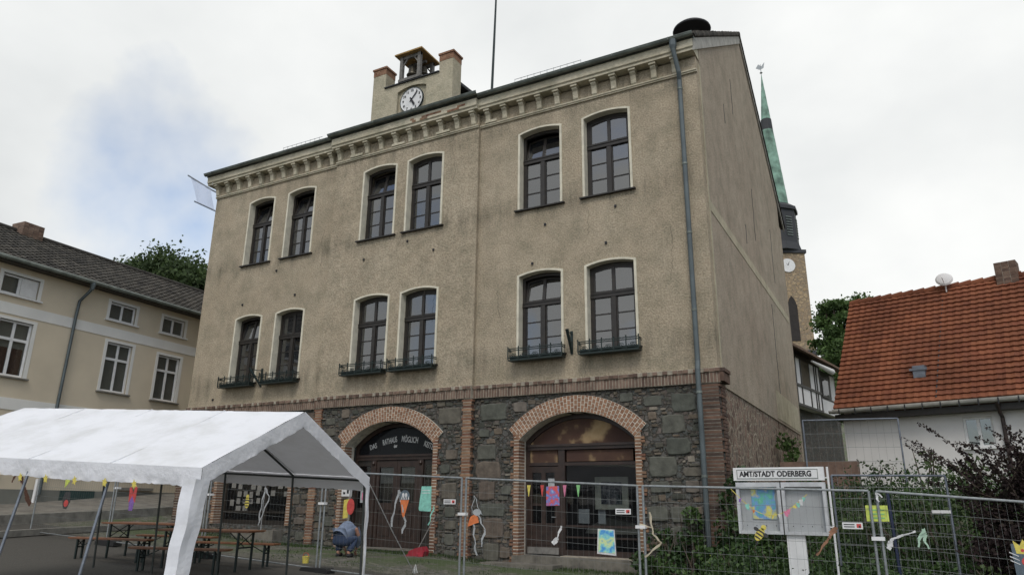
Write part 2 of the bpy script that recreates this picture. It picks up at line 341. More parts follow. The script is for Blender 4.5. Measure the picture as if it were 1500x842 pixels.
ax = sorted(set([-900, -500, -300, -200, -150, -120, -95, -75, -60] + [-50 + 1.0 * i for i in range(75)] + [28, 36, 50, 70, 100, 150, 220, 320, 500, 900]))
ay = sorted(set([-900, -300, -120, -60, -30, -15, -8] + [-4 + .75 * i for i in range(48)] + [35, 42, 50, 60, 72, 85, 100, 120, 145, 175, 210, 260, 340, 500, 900]))
vs = [(x, y, g(x, y)) for y in ay for x in ax]; nx = len(ax)
mb.add(vs, [(j * nx + i, j * nx + i + 1, (j + 1) * nx + i + 1, (j + 1) * nx + i) for j in range(len(ay) - 1) for i in range(nx - 1)])
tag(mb.build('ground', M_ground, smooth=True), kind='structure')

def sheet(name, A, B, off, mat, n=14, thick=.16):
    """strip between two polylines A->B following the terrain, raised by off"""
    mb = MB()
    def P(p, q, t): return (p[0] + (q[0] - p[0]) * t, p[1] + (q[1] - p[1]) * t)
    rows = []
    for i in range(n + 1):
        a = P(*A, i / n); b = P(*B, i / n); zz = max(g(*a), g(*b)) + off
        rows.append((Vector((*a, g(*a) + off)), Vector((*b, max(g(*b), 0) + off))))
    for i in range(n):
        a, b = rows[i]; c, d = rows[i + 1]; dn = Vector((0, 0, -thick))
        mb.face([a, b, d, c]); mb.face([a + dn, a, c, c + dn]); mb.face([b, b + dn, d + dn, d])
    for a, b in (rows[0], rows[-1]): mb.face([a, b, b + dn, a + dn])
    return tag(mb.build(name, mat), kind='structure')
# two raised steps of pavement along the far street
sheet('kerb', ((-19.9, 6), (-21.9, 16.9)), ((-20.05, 6), (-22.05, 16.9)), .18, M_kerb)
sheet('road', ((-20.05, 6), (-22.05, 16.9)), ((-22.0, 6), (-23.6, 19.5)), .14, M_ground)
sheet('kerb', ((-22.0, 6), (-23.6, 19.5)), ((-22.16, 6), (-23.76, 19.5)), .42, M_kerb, thick=.3)
sheet('pavement', ((-22.16, 6), (-23.76, 19.5)), ((-27.5, 6), (-27.5, 22)), .4, M_pave, thick=.3)

# ------------------------------------------------------------ TOWN HALL
X0, X1, Y0, Y1 = -22.25, -3.7, 17.0, 31.0
B0, B1, YB = -16.1, -10.4, 16.88
ZB = 4.43
hall = thing('town_hall', 'three-storey beige roughcast town hall with fieldstone ground floor, clock gable and brick arches', 'building', ((X0 + X1) / 2, 24, .4))
def outline(xc, hw, z0, z1, rise, n=10):
    """bottom-left, up, segmental arch, down (x,z)"""
    Rr = (hw * hw + rise * rise) / (2 * rise); zc = z1 + rise - Rr; a = math.asin(hw / Rr)
    pts = [(xc - hw, z0)]
    for i in range(n + 1):
        t = -a + 2 * a * i / n; pts.append((xc + Rr * sin(t), zc + Rr * cos(t)))
    pts.append((xc + hw, z0)); return pts
def xz(p, y): return [(a, y, b) for a, b in p]
def cutter(pts, y0, y1):
    m = MB().prism(xz(pts, y0), (0, y1 - y0, 0)); return m.build('cut', M_dkint)
WX = [(-19.70, .62), (-17.75, .63), (-14.17, .665), (-12.36, .665), (-8.37, .665), (-6.31, .68)]
AR = [-18.65, -13.2, -7.39]; AH = 1.585; ASP = 3.25; AR_RISE = .67
ASILL = [.95, .40, .42]
def yfront(x): return YB if B0 < x < B1 else Y0
# plaster front wall
pl = [(X0, Y0), (B0, Y0), (B0, YB), (B1, YB), (B1, Y0), (X1, Y0), (X1, 17.45), (X0, 17.45)]
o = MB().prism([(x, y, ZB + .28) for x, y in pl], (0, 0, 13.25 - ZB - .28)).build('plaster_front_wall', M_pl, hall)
o.parent = None; o.location = ORG[hall.name]; bpy.context.view_layer.update()
cuts = []
for x, hw in WX:
    for z0, z1 in ((5.49, 7.76), (9.79, 12.20)): cuts.append(cutter(outline(x, hw + .02, z0 - .02, z1 + .02, .10), 16.5, 17.9))
boolean(o, cuts); o.parent = hall; o.location = (0, 0, 0)
# stone ground floor
o = MB().prism([(x, y, -.4) for x, y in [(X0, Y0 + .02), (B0, Y0 + .02), (B0, YB + .02), (B1, YB + .02), (B1, Y0 + .02), (X1, Y0 + .02), (X1, 17.6), (X0, 17.6)]], (0, 0, ZB + .4)).build('stone_front_wall', M_stone, hall)
o.parent = None; o.location = ORG[hall.name]; bpy.context.view_layer.update()
cuts = [cutter(outline(x, AH + .02, s, ASP + .01, AR_RISE), 16.4, 18.0) for x, s in zip(AR, ASILL)]
boolean(o, cuts); o.parent = hall; o.location = (0, 0, 0)
import numpy as np
rs = 0.02; GW = int((X1 - X0) / rs) + 1; GH = int((ZB + .4) / rs) + 1
occ = np.zeros((GW, GH), bool)
gx = X0 + (np.arange(GW) + .5) * rs; gzz = -.35 + (np.arange(GH) + .5) * rs
XX, ZZ = np.meshgrid(gx, gzz, indexing='ij')
for xa, sl in zip(AR, ASILL):
    Ri = (AH ** 2 + AR_RISE ** 2) / (2 * AR_RISE); zc = ASP + AR_RISE - Ri
    occ |= (abs(XX - xa) < AH + .2) & (ZZ > sl - .1) & (ZZ < ASP + .1)
    occ |= (np.hypot(XX - xa, ZZ - zc) < Ri + .44) & (ZZ > ASP - .15)
for xc, w in ((-10.53, .16), (-15.95, .16), (-3.9, .27), (-22.05, .25)): occ |= abs(XX - xc) < w
occ |= (abs(XX - B0) < .03) | (abs(XX - B1) < .03) | (ZZ > ZB - .02)
ms = MB(); mc = MB()
def stone(x0, x1, z0, z1, big):
    i0, i1, j0, j1 = int((x0 - X0) / rs), int((x1 - X0) / rs) + 1, int((z0 + .35) / rs), int((z1 + .35) / rs) + 1
    if i0 < 0 or j0 < 0 or i1 > GW or j1 > GH or occ[i0:i1, j0:j1].any(): return False
    occ[i0:i1, j0:j1] = True
    y = yfront((x0 + x1) / 2) + .03; w = x1 - x0; h = z1 - z0; n = 3 if big else 2; P = []
    jx, jz = min(.05, w * .14), min(.04, h * .18)
    for a, b, c, d in ((x0, z0, x1, z0), (x1, z0, x1, z1), (x1, z1, x0, z1), (x0, z1, x0, z0)):
        for k in range(n):
            q = (k + U(.0, .35)) / n if k else U(0, .12)
            P.append((a + (c - a) * q, b + (d - b) * q))
    cx_, cz_ = (x0 + x1) / 2, (z0 + z1) / 2; pr = U(.03, .075) if big else U(.02, .05); tl, tz = U(-.015, .015), U(-.012, .012)
    P = [(cx_ + (a - cx_) * U(.93, 1.02) , cz_ + (b - cz_) * U(.92, 1.02)) for a, b in P]
    A = [(a, y, b) for a, b in P]; ins = .86 if big else .8
    Bp = [(cx_ + (a - cx_) * .95, y - pr * .75, cz_ + (b - cz_) * .95) for a, b in P]
    Cc = [(cx_ + (a - cx_) * ins, y - pr - tl * (a - cx_) / w - tz * (b - cz_) / h, cz_ + (b - cz_) * ins) for a, b in P]
    k = len(P); (ms if big else mc).add(A + Bp + Cc, [(i, (i + 1) % k, k + (i + 1) % k, k + i) for i in range(k)] + [(k + i, k + (i + 1) % k, 2 * k + (i + 1) % k, 2 * k + i) for i in range(k)] + [tuple(range(2 * k, 3 * k))])
    return True
z = -.3
while z < ZB:
    h = U(.38, .54); x = X0 + U(0, .2)
    while x < X1:
        w = U(.42, .9); dz = U(-.04, .04)
        if R() < .92: stone(x, x + w, z + dz, z + h * U(.85, 1.0) + dz, True)
        x += w + U(.01, .06)
    z += h + U(.02, .05)
for cnt, wa, wb, ha, hb_ in ((2500, .3, .5, .2, .32), (6000, .17, .34, .11, .2), (16000, .1, .24, .04, .09), (16000, .06, .14, .025, .055)):
    for i in range(cnt):
        x = U(X0, X1); z = U(-.3, ZB); w = U(wa, wb); h = U(ha, hb_); stone(x, x + w, z, z + h, wa > .25)
M_fs = rndmat('field_stone_block', [(0, (.09, .098, .08)), (.3, (.14, .138, .112)), (.55, (.11, .115, .092)), (.78, (.17, .142, .11)), (.92, (.135, .105, .082)), (1, (.20, .18, .15))], .8, 5, .5, .6, .02, 14)
M_fc = rndmat('stone_chip', [(0, (.06, .065, .052)), (.5, (.12, .112, .088)), (.85, (.17, .13, .092)), (1, (.28, .25, .2))], .85, 9, .5, .4, .01, 30)
ms.build('fieldstone_masonry', M_fs, hall); mc.build('stone_chips', M_fc, hall)
# gable (side) wall: rubble below, roughcast above, following the verge
RY, RZ = 24.5, 18.75; EZ = 13.42
def roofz(y): return EZ + .12 + (RZ - EZ) * (1 - abs(y - RY) / (RY - 16.6))
gz = [(17.45, 4.41), (Y1, 4.41), (Y1, roofz(Y1) - .15), (RY, RZ - .1), (17.45, roofz(17.45) - .15)]
MB().prism([(X1 - .45, y, z) for y, z in gz], (.45, 0, 0)).build('gable_wall', M_plside, hall)
MB().box(X1 - .5, X1 - .03, 17.6, Y1, -.4, 4.41).build('rubble_side_wall', M_stone2, hall)
MB().prism([(X0, y, z) for y, z in gz], (.45, 0, 0)).build('gable_wall', M_plside, hall)
MB().box(X0 + .03, X0 + .5, 17.6, Y1, -.4, 4.41).build('rubble_side_wall', M_stone2, hall)
MB().box(X0, X1, Y1 - .01, Y1 + .4, -.4, 13.3).build('rear_wall', M_plside, hall)
# pale lines on the side wall
m = MB().box(X1, X1 + .012, 17.47, 30.95, 8.96, 9.24); m.box(X1, X1 + .014, 17.33, 17.45, 4.8, 13.2)
m.box(X1, X1 + .012, 25.6, 30.95, 4.5, 5.45); m.build('repaired_render_strip', M_smooth, hall)
# cracks
m = MB()
for yy, za, zb in ((22, 14.1, 15.6), (24.3, 10.4, 12.6), (26.6, 5.4, 8.9), (20.5, 13, 13.7), (28, 9.9, 12.2), (22.5, 9.7, 10.4)):
    pts = []; y = yy; z = za
    while z < zb: pts.append((X1 + .003, y, z)); z += .22; y += U(-.05, .05)
    m.tube(pts, .012, 4)
m.build('wall_crack', M_ink, hall)
m = MB()
for xx, za, zb in ((-6.9, 8.7, 9.5), (-12.2, 6.9, 8.0), (-16.6, 9.2, 10.6), (-9.6, 6.6, 7.5), (-4.7, 7.2, 8.6), (-11.3, 11.2, 12.3), (-7.1, 4.8, 5.3)):
    pts = []; x = xx; z = za
    while z < zb: pts.append((x, yfront(x) - .003, z)); z += .11; x += U(-.06, .06)
    m.tube(pts, .0035, 4)
m.build('plaster_crack', plain('dark_brown_crack', (.07, .06, .045), .9), hall)  # thin dark brown lines for the cracks in the front plaster
# floors and inner walls (dark rooms behind the panes)
m = MB()
for z in (4.5, 9.0, 13.0): m.box(X0 + .46, X1 - .46, 17.46, Y1 - .02, z, z + .15)
m.box(X0 + .46, X1 - .46, 22.0, 22.15, .3, 13.0)
for x in (-16.1, -10.5): m.box(x, x + .15, 17.62, 22, .3, 13.0)
m.box(X0 + .5, X1 - .5, 17.61, 22, .2, .4)
m.build('inner_walls_and_floors', M_dkint, hall)

def make_window(xc, hw, z0, z1, lower, opened, seed):
    yf = yfront(xc); rise = .095
    inn = outline(xc, hw - .02, z0, z1, rise); out = outline(xc, hw + .045, z0 - .0, z1 + .045, rise + .006)
    yr = yf + .24
    fr = MB(); H = z1 - z0; w = hw - .02
    o_ = outline(xc, w, z0, z1, rise); i_ = outline(xc, w - .085, z0 + .08, z1 - .07, rise - .02)
    fr.ring(xz(o_, yr - .02), xz(i_, yr - .02), (0, .09, 0)); fr.box(xc - w, xc + w, yr - .018, yr + .068, z0, z0 + .085)
    zt = z0 + .655 * H
    fr.box(xc - w + .01, xc + w - .01, yr - .05, yr + .064, zt - .06, zt + .06); fr.box(xc - w + .02, xc + w - .02, yr - .07, yr - .048, zt + .035, zt + .065)
    fr.box(xc - .06, xc + .06, yr - .04, yr + .06, z0 + .06, zt - .06)
    for s in (-1, 1):       # casement stiles and bars
        a, b = (xc - w + .08, xc - .06) if s < 0 else (xc + .06, xc + w - .08)
        for k in (1, 2):
            zz = z0 + .085 + (zt - .06 - z0 - .085) * k / 3; fr.box(a, b, yr, yr + .04, zz - .016, zz + .016)
        fr.box(a, a + .035, yr - .01, yr + .045, z0 + .08, zt - .06); fr.box(b - .035, b, yr - .01, yr + .045, z0 + .08, zt - .06)
    tops = MB()
    ii = outline(xc, w - .085, zt + .06, z1 - .07, rise - .02, 8); jj = outline(xc, w - .14, zt + .12, z1 - .12, rise - .03, 8)
    tops.ring(xz(ii, yr), xz(jj, yr), (0, .045, 0)); tops.box(xc - w + .085, xc + w - .085, yr + .001, yr + .044, zt + .062, zt + .125); tops.box(xc - .045, xc + .045, yr - .012, yr + .05, zt + .1, z1 + rise - .1)
    gl = MB(); gl.box(xc - w + .07, xc + w - .07, yr + .018, yr + .024, z0 + .07, zt)
    gt = MB(); gt.prism(xz(outline(xc, w - .1, zt + .08, z1 - .09, rise - .02, 8), yr + .018), (0, .006, 0))
    if opened:
        Mt = Matrix.Translation((0, yr + .02, zt + .06)) @ Matrix.Rotation(-radians(opened), 4, 'X') @ Matrix.Translation((0, -yr - .02, -zt - .06))
        for q in (tops, gt): q.v = [tuple(Mt @ Vector(p)) for p in q.v]
    n = len(fr.v); fr.v += tops.v; fr.f += [tuple(i + n for i in f) for f in tops.f]; fr.r += tops.r; fr.m += tops.m
    n = len(gl.v); gl.v += gt.v; gl.f += [tuple(i + n for i in f) for f in gt.f]; gl.r += gt.r; gl.m += gt.m
    win = fr.build('window', M_wood, hall)
    gl.build('pane', M_glass, win)
    MB().ring(xz(out, yf - .022), xz(inn, yf - .022), (0, .255, 0)).build('surround', M_surr, win)
    MB().prism([(xc - hw - .12, y, z) for y, z in ((yf - .10, z0 - .055), (yf - .10, z0 - .02), (yr, z0 + .012), (yr, z0 - .055))], (2 * hw + .24, 0, 0)).build('sill', M_wood, win)
    if lower:
        a, b = xc - hw - .13, xc + hw + .13; y0, y1 = yf - .34, yf - .1; zb, zt2 = z0 - .13, z0 + .16
        m = MB(); m.box(a, b, y0, y1, zb - .035, zb); m.box(a + .04, b - .04, y0 + .05, y1 - .02, zb, zb + .1)
        for z in (zt2, zb + .05, zt2 - .05):
            m.tube([(a, y1, z), (a, y0, z), (b, y0, z), (b, y1, z)], .014, 5)
        nb = 5
        for k in range(nb + 1):
            x = a + (b - a) * k / nb; m.box(x - .012, x + .012, y0 - .012, y0 + .012, zb, zt2 + .05)
            m.lathe((x, y0, zt2 + .04), [(.004, -.03), (.024, 0), (.004, .03)], 6)
        for k in range(nb):
            xa = a + (b - a) * (k + .5) / nb; q = (b - a) / nb * .32
            for s in (-1, 1):
                m.tube([(xa + s * q * (1 - t / 8) * cos(t * .75), y0, zb + .11 + q * .55 * (1 - t / 8) * sin(t * .75) * s) for t in range(8)], .011, 4)
        for yy in (y0 + .08, y0 + .16): m.tube([(a, yy, zb + .05), (a, yy, zt2)], .009, 4); m.tube([(b, yy, zb + .05), (b, yy, zt2)], .009, 4)
        m.build('flower_box_guard', M_iron, win)
for i, (x, hw) in enumerate(WX):
    make_window(x, hw, 5.49, 7.76, True, [9, 0, 0, 0, 9, 0][i], i)
    make_window(x, hw, 9.79, 12.20, False, [14, 14, 14, 0, 14, 0][i], i + 6)

# brick band between stone and plaster: soldier course and dentils
m = MB()
def along(f, step):
    for a, b, y in ((X0, B0, Y0), (B0, B1, YB), (B1, X1 + .06, Y0)):
        n = int((b - a) / step)
        for k in range(n): f(a + (b - a) * k / n, a + (b - a) * (k + 1) / n, y, k)
along(lambda a, b, y, k: m.box(a + .01, b - .01, y - .066 + U(-.003, .003), y + .1, ZB + .01, ZB + .245), .083)
along(lambda a, b, y, k: m.box(a + .006, b - .006, y - (.115 if k % 2 else .085) + U(-.006, .006), y + .1, ZB + .255, ZB + .335), .125)
band = m.build('brick_band', M_brickd, hall)
m = MB()
for a, b, y in ((X0, B0 + .0, Y0), (B0, B1, YB), (B1, X1 + .05, Y0)): m.box(a, b, y - .06, y + .09, ZB, ZB + .25); m.prism([(a, yy, z) for yy, z in ((y - .085, ZB + .25), (y - .085, ZB + .34), (y + .02, ZB + .37), (y + .02, ZB + .25))], (b - a, 0, 0))
m.build('mortar_bed', M_mortard, band)
# arches
for xa, sill in zip(AR, ASILL):
    yf = yfront(xa); Ri = (AH ** 2 + AR_RISE ** 2) / (2 * AR_RISE); zc = ASP + AR_RISE - Ri; al = math.asin(AH / Ri); T = .43
    m = MB(); n = 40
    for k in range(n):
        t0 = -al + 2 * al * k / n + .0042; t1 = -al + 2 * al * (k + 1) / n - .0042
        cuts_ = [0, .12, .245, .37, T] if k % 2 else [0, .06, .185, .31, T]
        for q in range(4):
            a, b = cuts_[q] + .009, cuts_[q + 1] - .009; pr = U(-.003, .003)
            P4 = [(xa + (Ri + r_) * sin(t), yf - .03 + pr, zc + (Ri + r_) * cos(t)) for t, r_ in ((t0, a), (t1, a), (t1, b), (t0, b))]
            m.prism(P4[::-1], (0, .5 if q == 0 else .2, 0))
    arch = m.build('brick_arch', M_brickp, hall)
    m = MB(); tt = [-al + 2 * al * k / 30 for k in range(31)]
    m.ring([(xa + (Ri + T - .004) * sin(t), yf - .024, zc + (Ri + T - .004) * cos(t)) for t in tt], [(xa + (Ri + .004) * sin(t), yf - .024, zc + (Ri + .004) * cos(t)) for t in tt], (0, .48, 0))
    m.build('mortar_bed', M_mortar, arch)
    # jamb bricks
    for s in (-1, 1):
        m = MB(); mm = MB(); k = 0; z = sill - (.35 if sill < .6 else .0)
        while z < ASP + .12:
            w = (.17, .17, .25, .25, .15)[k % 5] + U(-.012, .012); x0_ = xa + s * AH
            xa_, xb_ = (x0_, x0_ + s * w); a, b = min(xa_, xb_), max(xa_, xb_)
            m.box(a, b, yf - .024 + U(-.003, .003), yf + .3, z + .009, z + .069); z += .082; k += 1
        mm.box(min(x0_ + s * .004, x0_ + s * .15), max(x0_ + s * .004, x0_ + s * .15), yf - .018, yf + .42, sill, ASP + .1)
        j = m.build('brick_jamb', M_brick, hall); mm.build('mortar_bed', M_mortar, j)
# brick lesenes and corner quoin
for xc, w, y in ((-10.53, .27, YB), (-15.95, .27, YB), (-3.92, .42, Y0), (-22.05, .4, Y0)):
    m = MB(); z = .1; k = 0
    while z < ZB - .07:
        ww = w / 2 + (.0 if k % 3 else .035) + U(-.006, .006); xr = min(xc + ww, X1 + .03)
        m.box(xc - ww, xr, y - .035 + U(-.003, .003), y + .1, z + .009, z + .070)
        if xc > -4.5: m.box(X1 - .03, X1 + .035 + U(-.008, .008), y + .105, y + (.55 if k % 2 else .42), z + .006, z + .074)
        z += .083; k += 1
    j = m.build('brick_quoin', M_brick if xc < -4.5 and xc > -20 else M_brickq, hall)
    MB().box(xc - w / 2 + .01, min(xc + w / 2 - .01, X1 + .02), y - .029, y + .08, .05, ZB).build('mortar_bed', M_mortard if xc < -4.5 else M_mortarq, j)
m = MB(); m.box(X1 - .02, X1 + .13, Y0 - .05, Y0 + .62, ZB + .03, ZB + .24)
for k in range(6): m.box(X1 - .02, X1 + .16, Y0 - .04 + k * .11, Y0 + .05 + k * .11, ZB + .255, ZB + .34)
m.build('brick_capital', M_brickq, hall)

# cornice: moulding, corbels, soffit, fascia
m = MB()
for a, b, y in ((X0 - .0, B0, Y0), (B0 - .0, B1, YB), (B1, X1 + .02, Y0)):
    m.box(a, b, y - .05, y + .04, 12.77, 12.81); m.box(a, b, y - .075, y + .04, 12.812, 12.85)
m.build('moulding', M_cornice, hall)
m = MB()
for a, b, y in ((X0 - .3, B0 - .06, Y0), (B0 - .06, B1 + .06, YB), (B1 + .06, X1 + .02, Y0)):
    m.prism([(a, yy, z) for yy, z in ((y - .27, 13.30), (y - .27, 13.37), (y - .31, 13.40), (y - .31, 13.63), (y + .3, 13.63), (y + .3, 13.30))], (b - a, 0, 0))
m.build('cornice', M_cornice, hall)
def corbel(x, y):
    m = MB(); w = .075
    pr = [(0, 12.862), (-.07, 12.862), (-.10, 12.90), (-.11, 13.0), (-.14, 13.11), (-.2, 13.17), (-.2, 13.225), (0, 13.225)]
    m.prism([(x - w, y + .01 + a, z) for a, z in pr], (2 * w, 0, 0)); m.box(x - w - .022, x + w + .022, y - .24, y + .01, 13.228, 13.298)
    m.build('corbel', M_cornice, hall)
for a, b, y, n in ((X0 + .1, B0 - .3, Y0, 11), (B0 + .16, B1 - .16, YB, 10), (B1 + .3, X1 - .55, Y0, 11)):
    for k in range(n): corbel(a + (b - a) * k / (n - 1), y)
m = MB()
for x in (-16.25 + .9 + k * 1.75 for k in range(3)): m.box(x - .1, x + .42, YB - .10, YB, 12.87, 12.95)
m.box(-10.2, -9.8, Y0 - .1, Y0, 12.87, 12.95); m.build('vent_ledge', M_cornice, hall)
# exposed brick patch under the eaves
m = MB()
for r_ in range(2):
    for k in range(14):
        if R() < .8: m.box(-12.9 + k * .15 + r_ * .07, -12.76 + k * .15 + r_ * .07, YB - .318, YB - .25, 13.405 + r_ * .075, 13.47 + r_ * .075)
m.build('exposed_brick_patch', M_brick, hall)
# gutters
for a, b, y in ((X0 - .35, B0 - .1, Y0), (B0 - .14, B1 + .14, YB), (B1 + .1, X1 + .06, Y0)):
    yc = y - .40; zc = 13.73 + (.04 if y == YB else 0); prof = [(yc + .085 * cos(t), zc - .085 * sin(t)) for t in [pi * k / 8 for k in range(9)]]
    prof = prof + [(yy + (.012 if yy < yc else -.012), zz) for yy, zz in (prof[-1], )] + [(yc + .072 * cos(t), zc - .072 * sin(t)) for t in [pi * (8 - k) / 8 for k in range(9)]]
    m = MB().prism([(a, yy, zz) for yy, zz in prof], (b - a, 0, 0)); m.tube([(a, yc - .085, zc), (b, yc - .085, zc)], .014, 6)
    m.box(a, b, yc + .08, yc + .3, zc - .09, zc - .02); gt_ = m.build('gutter', M_zinc, hall)
    m = MB(); x = a + .4
    while x < b: m.box(x, x + .02, yc - .1, yc - .086, zc - .06, zc + .012); x += .8
    m.build('gutter_bracket', M_zinc, gt_)
# downpipe
px = -4.13
m = MB().tube([(px - .05, 16.60, 13.64), (px - .05, 16.60, 13.35), (px + .02, 16.76, 12.75), (px, 16.86, 12.55), (px, 16.86, 4.95), (px, 16.80, 4.75), (px, 16.80, .62)], .062, 12)
m.lathe((px - .05, 16.60, 13.36), [(.06, 0), (.1, .12), (.1, .3), (.07, .3)], 10)
pipe = m.build('downpipe', M_zinc2, hall, smooth=False)
m = MB()
for z in (12.3, 10.1, 8.2, 6.2, 4.2, 2.3): m.lathe((px, 16.86 if z > 4.8 else 16.8, z), [(.064, -.03), (.074, -.025), (.074, .025), (.064, .03)], 12); m.box(px - .01, px + .01, 16.88 if z > 4.8 else 16.83, 17.0, z - .01, z + .01)
m.build('pipe_clamp', M_zinc, pipe)
MB().lathe((px, 16.8, .22), [(.075, 0), (.075, .22), (.062, .24)], 10).build('pipe_foot', M_white, pipe)
MB().lathe((px, 16.8, .46), [(.068, 0), (.068, .2)], 10).build('pipe_collar', P_lime, pipe)
# roof
def tile_roof(m, O, Uv, Vv, nc, nr, lift=.03, wave=.02, per=4):
    O = Vector(O); Uv = Vector(Uv); Vv = Vector(Vv); Nn = Uv.cross(Vv).normalized()
    if Nn.z < 0: Nn = -Nn
    for r_ in range(nr):
        v0 = r_ / nr; v1 = (r_ + 1.12) / nr; js = U(-.004, .004)
        lo = []; hi = []; lb = []
        cnt = nc * per
        for c in range(cnt + 1):
            wv = wave * (.5 + .5 * cos(2 * pi * c / per)) + U(-.003, .003); p = O + Uv * (c / cnt)
            lo.append(p + Vv * v0 + Nn * (lift + wv + js)); hi.append(p + Vv * v1 + Nn * (wv * .9)); lb.append(p + Vv * v0 + Nn * (-.01))
        for c in range(nc):
            s0 = c * per; rr = R(); vs = lo[s0:s0 + per + 1] + hi[s0:s0 + per + 1] + lb[s0:s0 + per + 1]; q = per + 1
            fs = [(i, i + 1, q + i + 1, q + i) for i in range(per)] + [(2 * q + i, 2 * q + i + 1, i + 1, i) for i in range(per)]
            m.add(vs, fs, rr)
m = MB(); ey = 16.62
tile_roof(m, (X0 - .2, ey, 13.64), (X1 - X0 + .3, 0, 0), (0, RY - ey, RZ - 13.64), 70, 26, per=3)
tile_roof(m, (X0 - .2, 2 * RY - ey, 13.64), (X1 - X0 + .3, 0, 0), (0, ey - RY, RZ - 13.64), 35, 13, per=2)
m.tube([(X0 - .2, RY, RZ + .03), (X1 + .1, RY, RZ + .03)], .1, 8)
for k in range(50): a = X0 - .2 + k * (X1 - X0) / 50; m.tube([(a, RY, RZ + .03), (a + .05, RY, RZ + .05)], .12, 8)
roof = m.build('roof', M_tiled, hall)
for s, mt in ((1, 0), (-1, 0)):
    for xx in (X1 + .005, X0 - .055):
        m = MB()
        ya = ey + .1 if s > 0 else 2 * RY - ey - .1
        h = .36 if s > 0 else .14
        za = 13.64; m.prism([(xx, ya, za), (xx, RY, RZ - .0), (xx, RY, RZ - h), (xx, ya, za - h)], (.05, 0, 0)); m.build('verge_board', M_lead, roof)
m = MB()
for k in range(46):
    y = ey + (RY - ey) * k / 46; z = 13.7 + (RZ - 13.64) * k / 46; m.box(X1 - .04, X1 + .1, y, y + .2, z + .02, z + .08 + U(0, .03))
m.build('verge_tiles', M_tiled, roof)
for a, b in ((-9.2, -7.0), (-18.9, -17.0)):
    m = MB(); y = 16.95; z = 14.02
    for q in (.0, .13): m.tube([(a, y, z + q), (b, y, z + q)], .008, 4)
    x = a
    while x <= b + .01: m.tube([(x, y, z - .12), (x, y, z + .15)], .006, 4); x += .22
    m.build('snow_guard', M_galv, roof)
# soffit board at back
# clock gable
yc = 17.12
m = MB()
cw = [(-14.97, 13.35), (-14.97, 16.2), (-14.42, 16.2), (-14.42, 15.42), (-12.17, 15.42), (-12.17, 15.98), (-11.62, 15.98), (-11.62, 13.35)]
m.prism(xz(cw, yc), (0, .5, 0))
gab = m.build('clock_gable', M_smooth, hall)
bpy.context.view_layer.update()
gab.parent = None; gab.location = ORG[hall.name]; bpy.context.view_layer.update()
boolean(gab, [cutter(outline(-13.27, .60, 13.9, 15.12, .12), yc - .3, yc + .1)]); gab.parent = hall; gab.location = (0, 0, 0); ORG[gab.name] = ORG[hall.name]
for xa, xb, z in ((-14.98, -14.41, 16.2), (-12.18, -11.61, 15.98)):
    m = MB()
    for k in range(4):
        off = .0 if k < 3 else .03
        n = 4
        for q in range(n):
            a = xa - off + (xb - xa + 2 * off) * q / n; m.box(a + .006, a + (xb - xa + 2 * off) / n - .006, yc - .01 - off, yc + .51 + off, z - .16 + k * .075, z - .09 + k * .075)
    m.build('brick_pier_cap', M_brickp, gab)
m = MB(); m.box(-14.43, -12.16, yc - .06, yc + .55, 15.425, 15.46); m.build('coping', M_slate, gab)
m = MB().box(-14.5, -12.0, 17.6, 20.6, 13.8, 15.15); m.build('dormer_wall', M_smooth, gab)
m = MB().prism([(-14.7, y, z) for y, z in ((17.6, 15.2), (17.6, 15.3), (21.2, 15.62), (21.2, 15.5))], (2.95, 0, 0)); m.build('dormer_roof', M_slate, gab)
# clock
ck = (-13.27, yc + .06, 14.70)
cl = MB().lathe(ck, [(.47, -.04), (.47, .03), (.45, .045), (.435, .03), (.001, .03)], 40, axis='y').build('clock', M_white, hall)
m = MB().lathe(ck, [(.475, -.03), (.475, .04), (.452, .048), (.452, .035)], 40, axis='y')
m = MB(); tt = [2 * pi * k / 40 for k in range(40)]
m.ring([(ck[0] + .475 * cos(t), ck[1] - .05, ck[2] + .475 * sin(t)) for t in tt], [(ck[0] + .45 * cos(t), ck[1] - .05, ck[2] + .45 * sin(t)) for t in tt], (0, .06, 0), closed=True)
m.build('clock_rim', M_iron, cl)
def hand(ang, L, w, name):
    a = radians(ang); d = Vector((sin(a), 0, cos(a))); p = Vector((cos(a), 0, -sin(a))); c = Vector(ck) + Vector((0, -.05, 0))
    MB().prism([c - d * .1 + p * w * .6, c - d * .1 - p * w * .6, c + d * L * .75 - p * w, c + d * L, c + d * L * .75 + p * w], (0, -.012, 0)).build(name, M_ink, cl)
hand(40, .40, .022, 'minute_hand'); hand(150, .28, .04, 'hour_hand')
for h in range(1, 13):
    a = radians(30 * h); text('numeral', str(h), .125, M_ink, cl, Matrix.Translation((ck[0] + .355 * sin(a), ck[1] - .036, ck[2] + .355 * cos(a))) @ RX, .003, .004)
# bell cote
bx0, bx1, by0, by1 = -13.72, -12.98, yc - .02, yc + .72; bz = 15.465
m = MB(); m.box(bx0 - .1, bx1 + .1, by0 - .06, by1 + .1, bz, bz + .1)
for x in (bx0, bx1):
    for y in (by0, by1): m.box(x - .06, x + .06, y - .06, y + .06, bz + .1, bz + .98)
m.box(bx0 - .06, bx1 + .06, by0 - .04, by0 + .04, bz + .86, bz + .98); m.box(bx0 - .06, bx1 + .06, by1 - .04, by1 + .04, bz + .86, bz + .98)
for y in (by0, by1):
    for s, x in ((1, bx0), (-1, bx1)): m.tube([(x + s * .05, y, bz + .62), (x + s * .25, y, bz + .9)], .03, 4)
m.box(bx0, bx1, (by0 + by1) / 2 - .04, (by0 + by1) / 2 + .04, bz + .8, bz + .88)
bc = m.build('bell_cote', M_woodg, hall)
m = MB(); cx_, cy_ = (bx0 + bx1) / 2, (by0 + by1) / 2; ov = .2
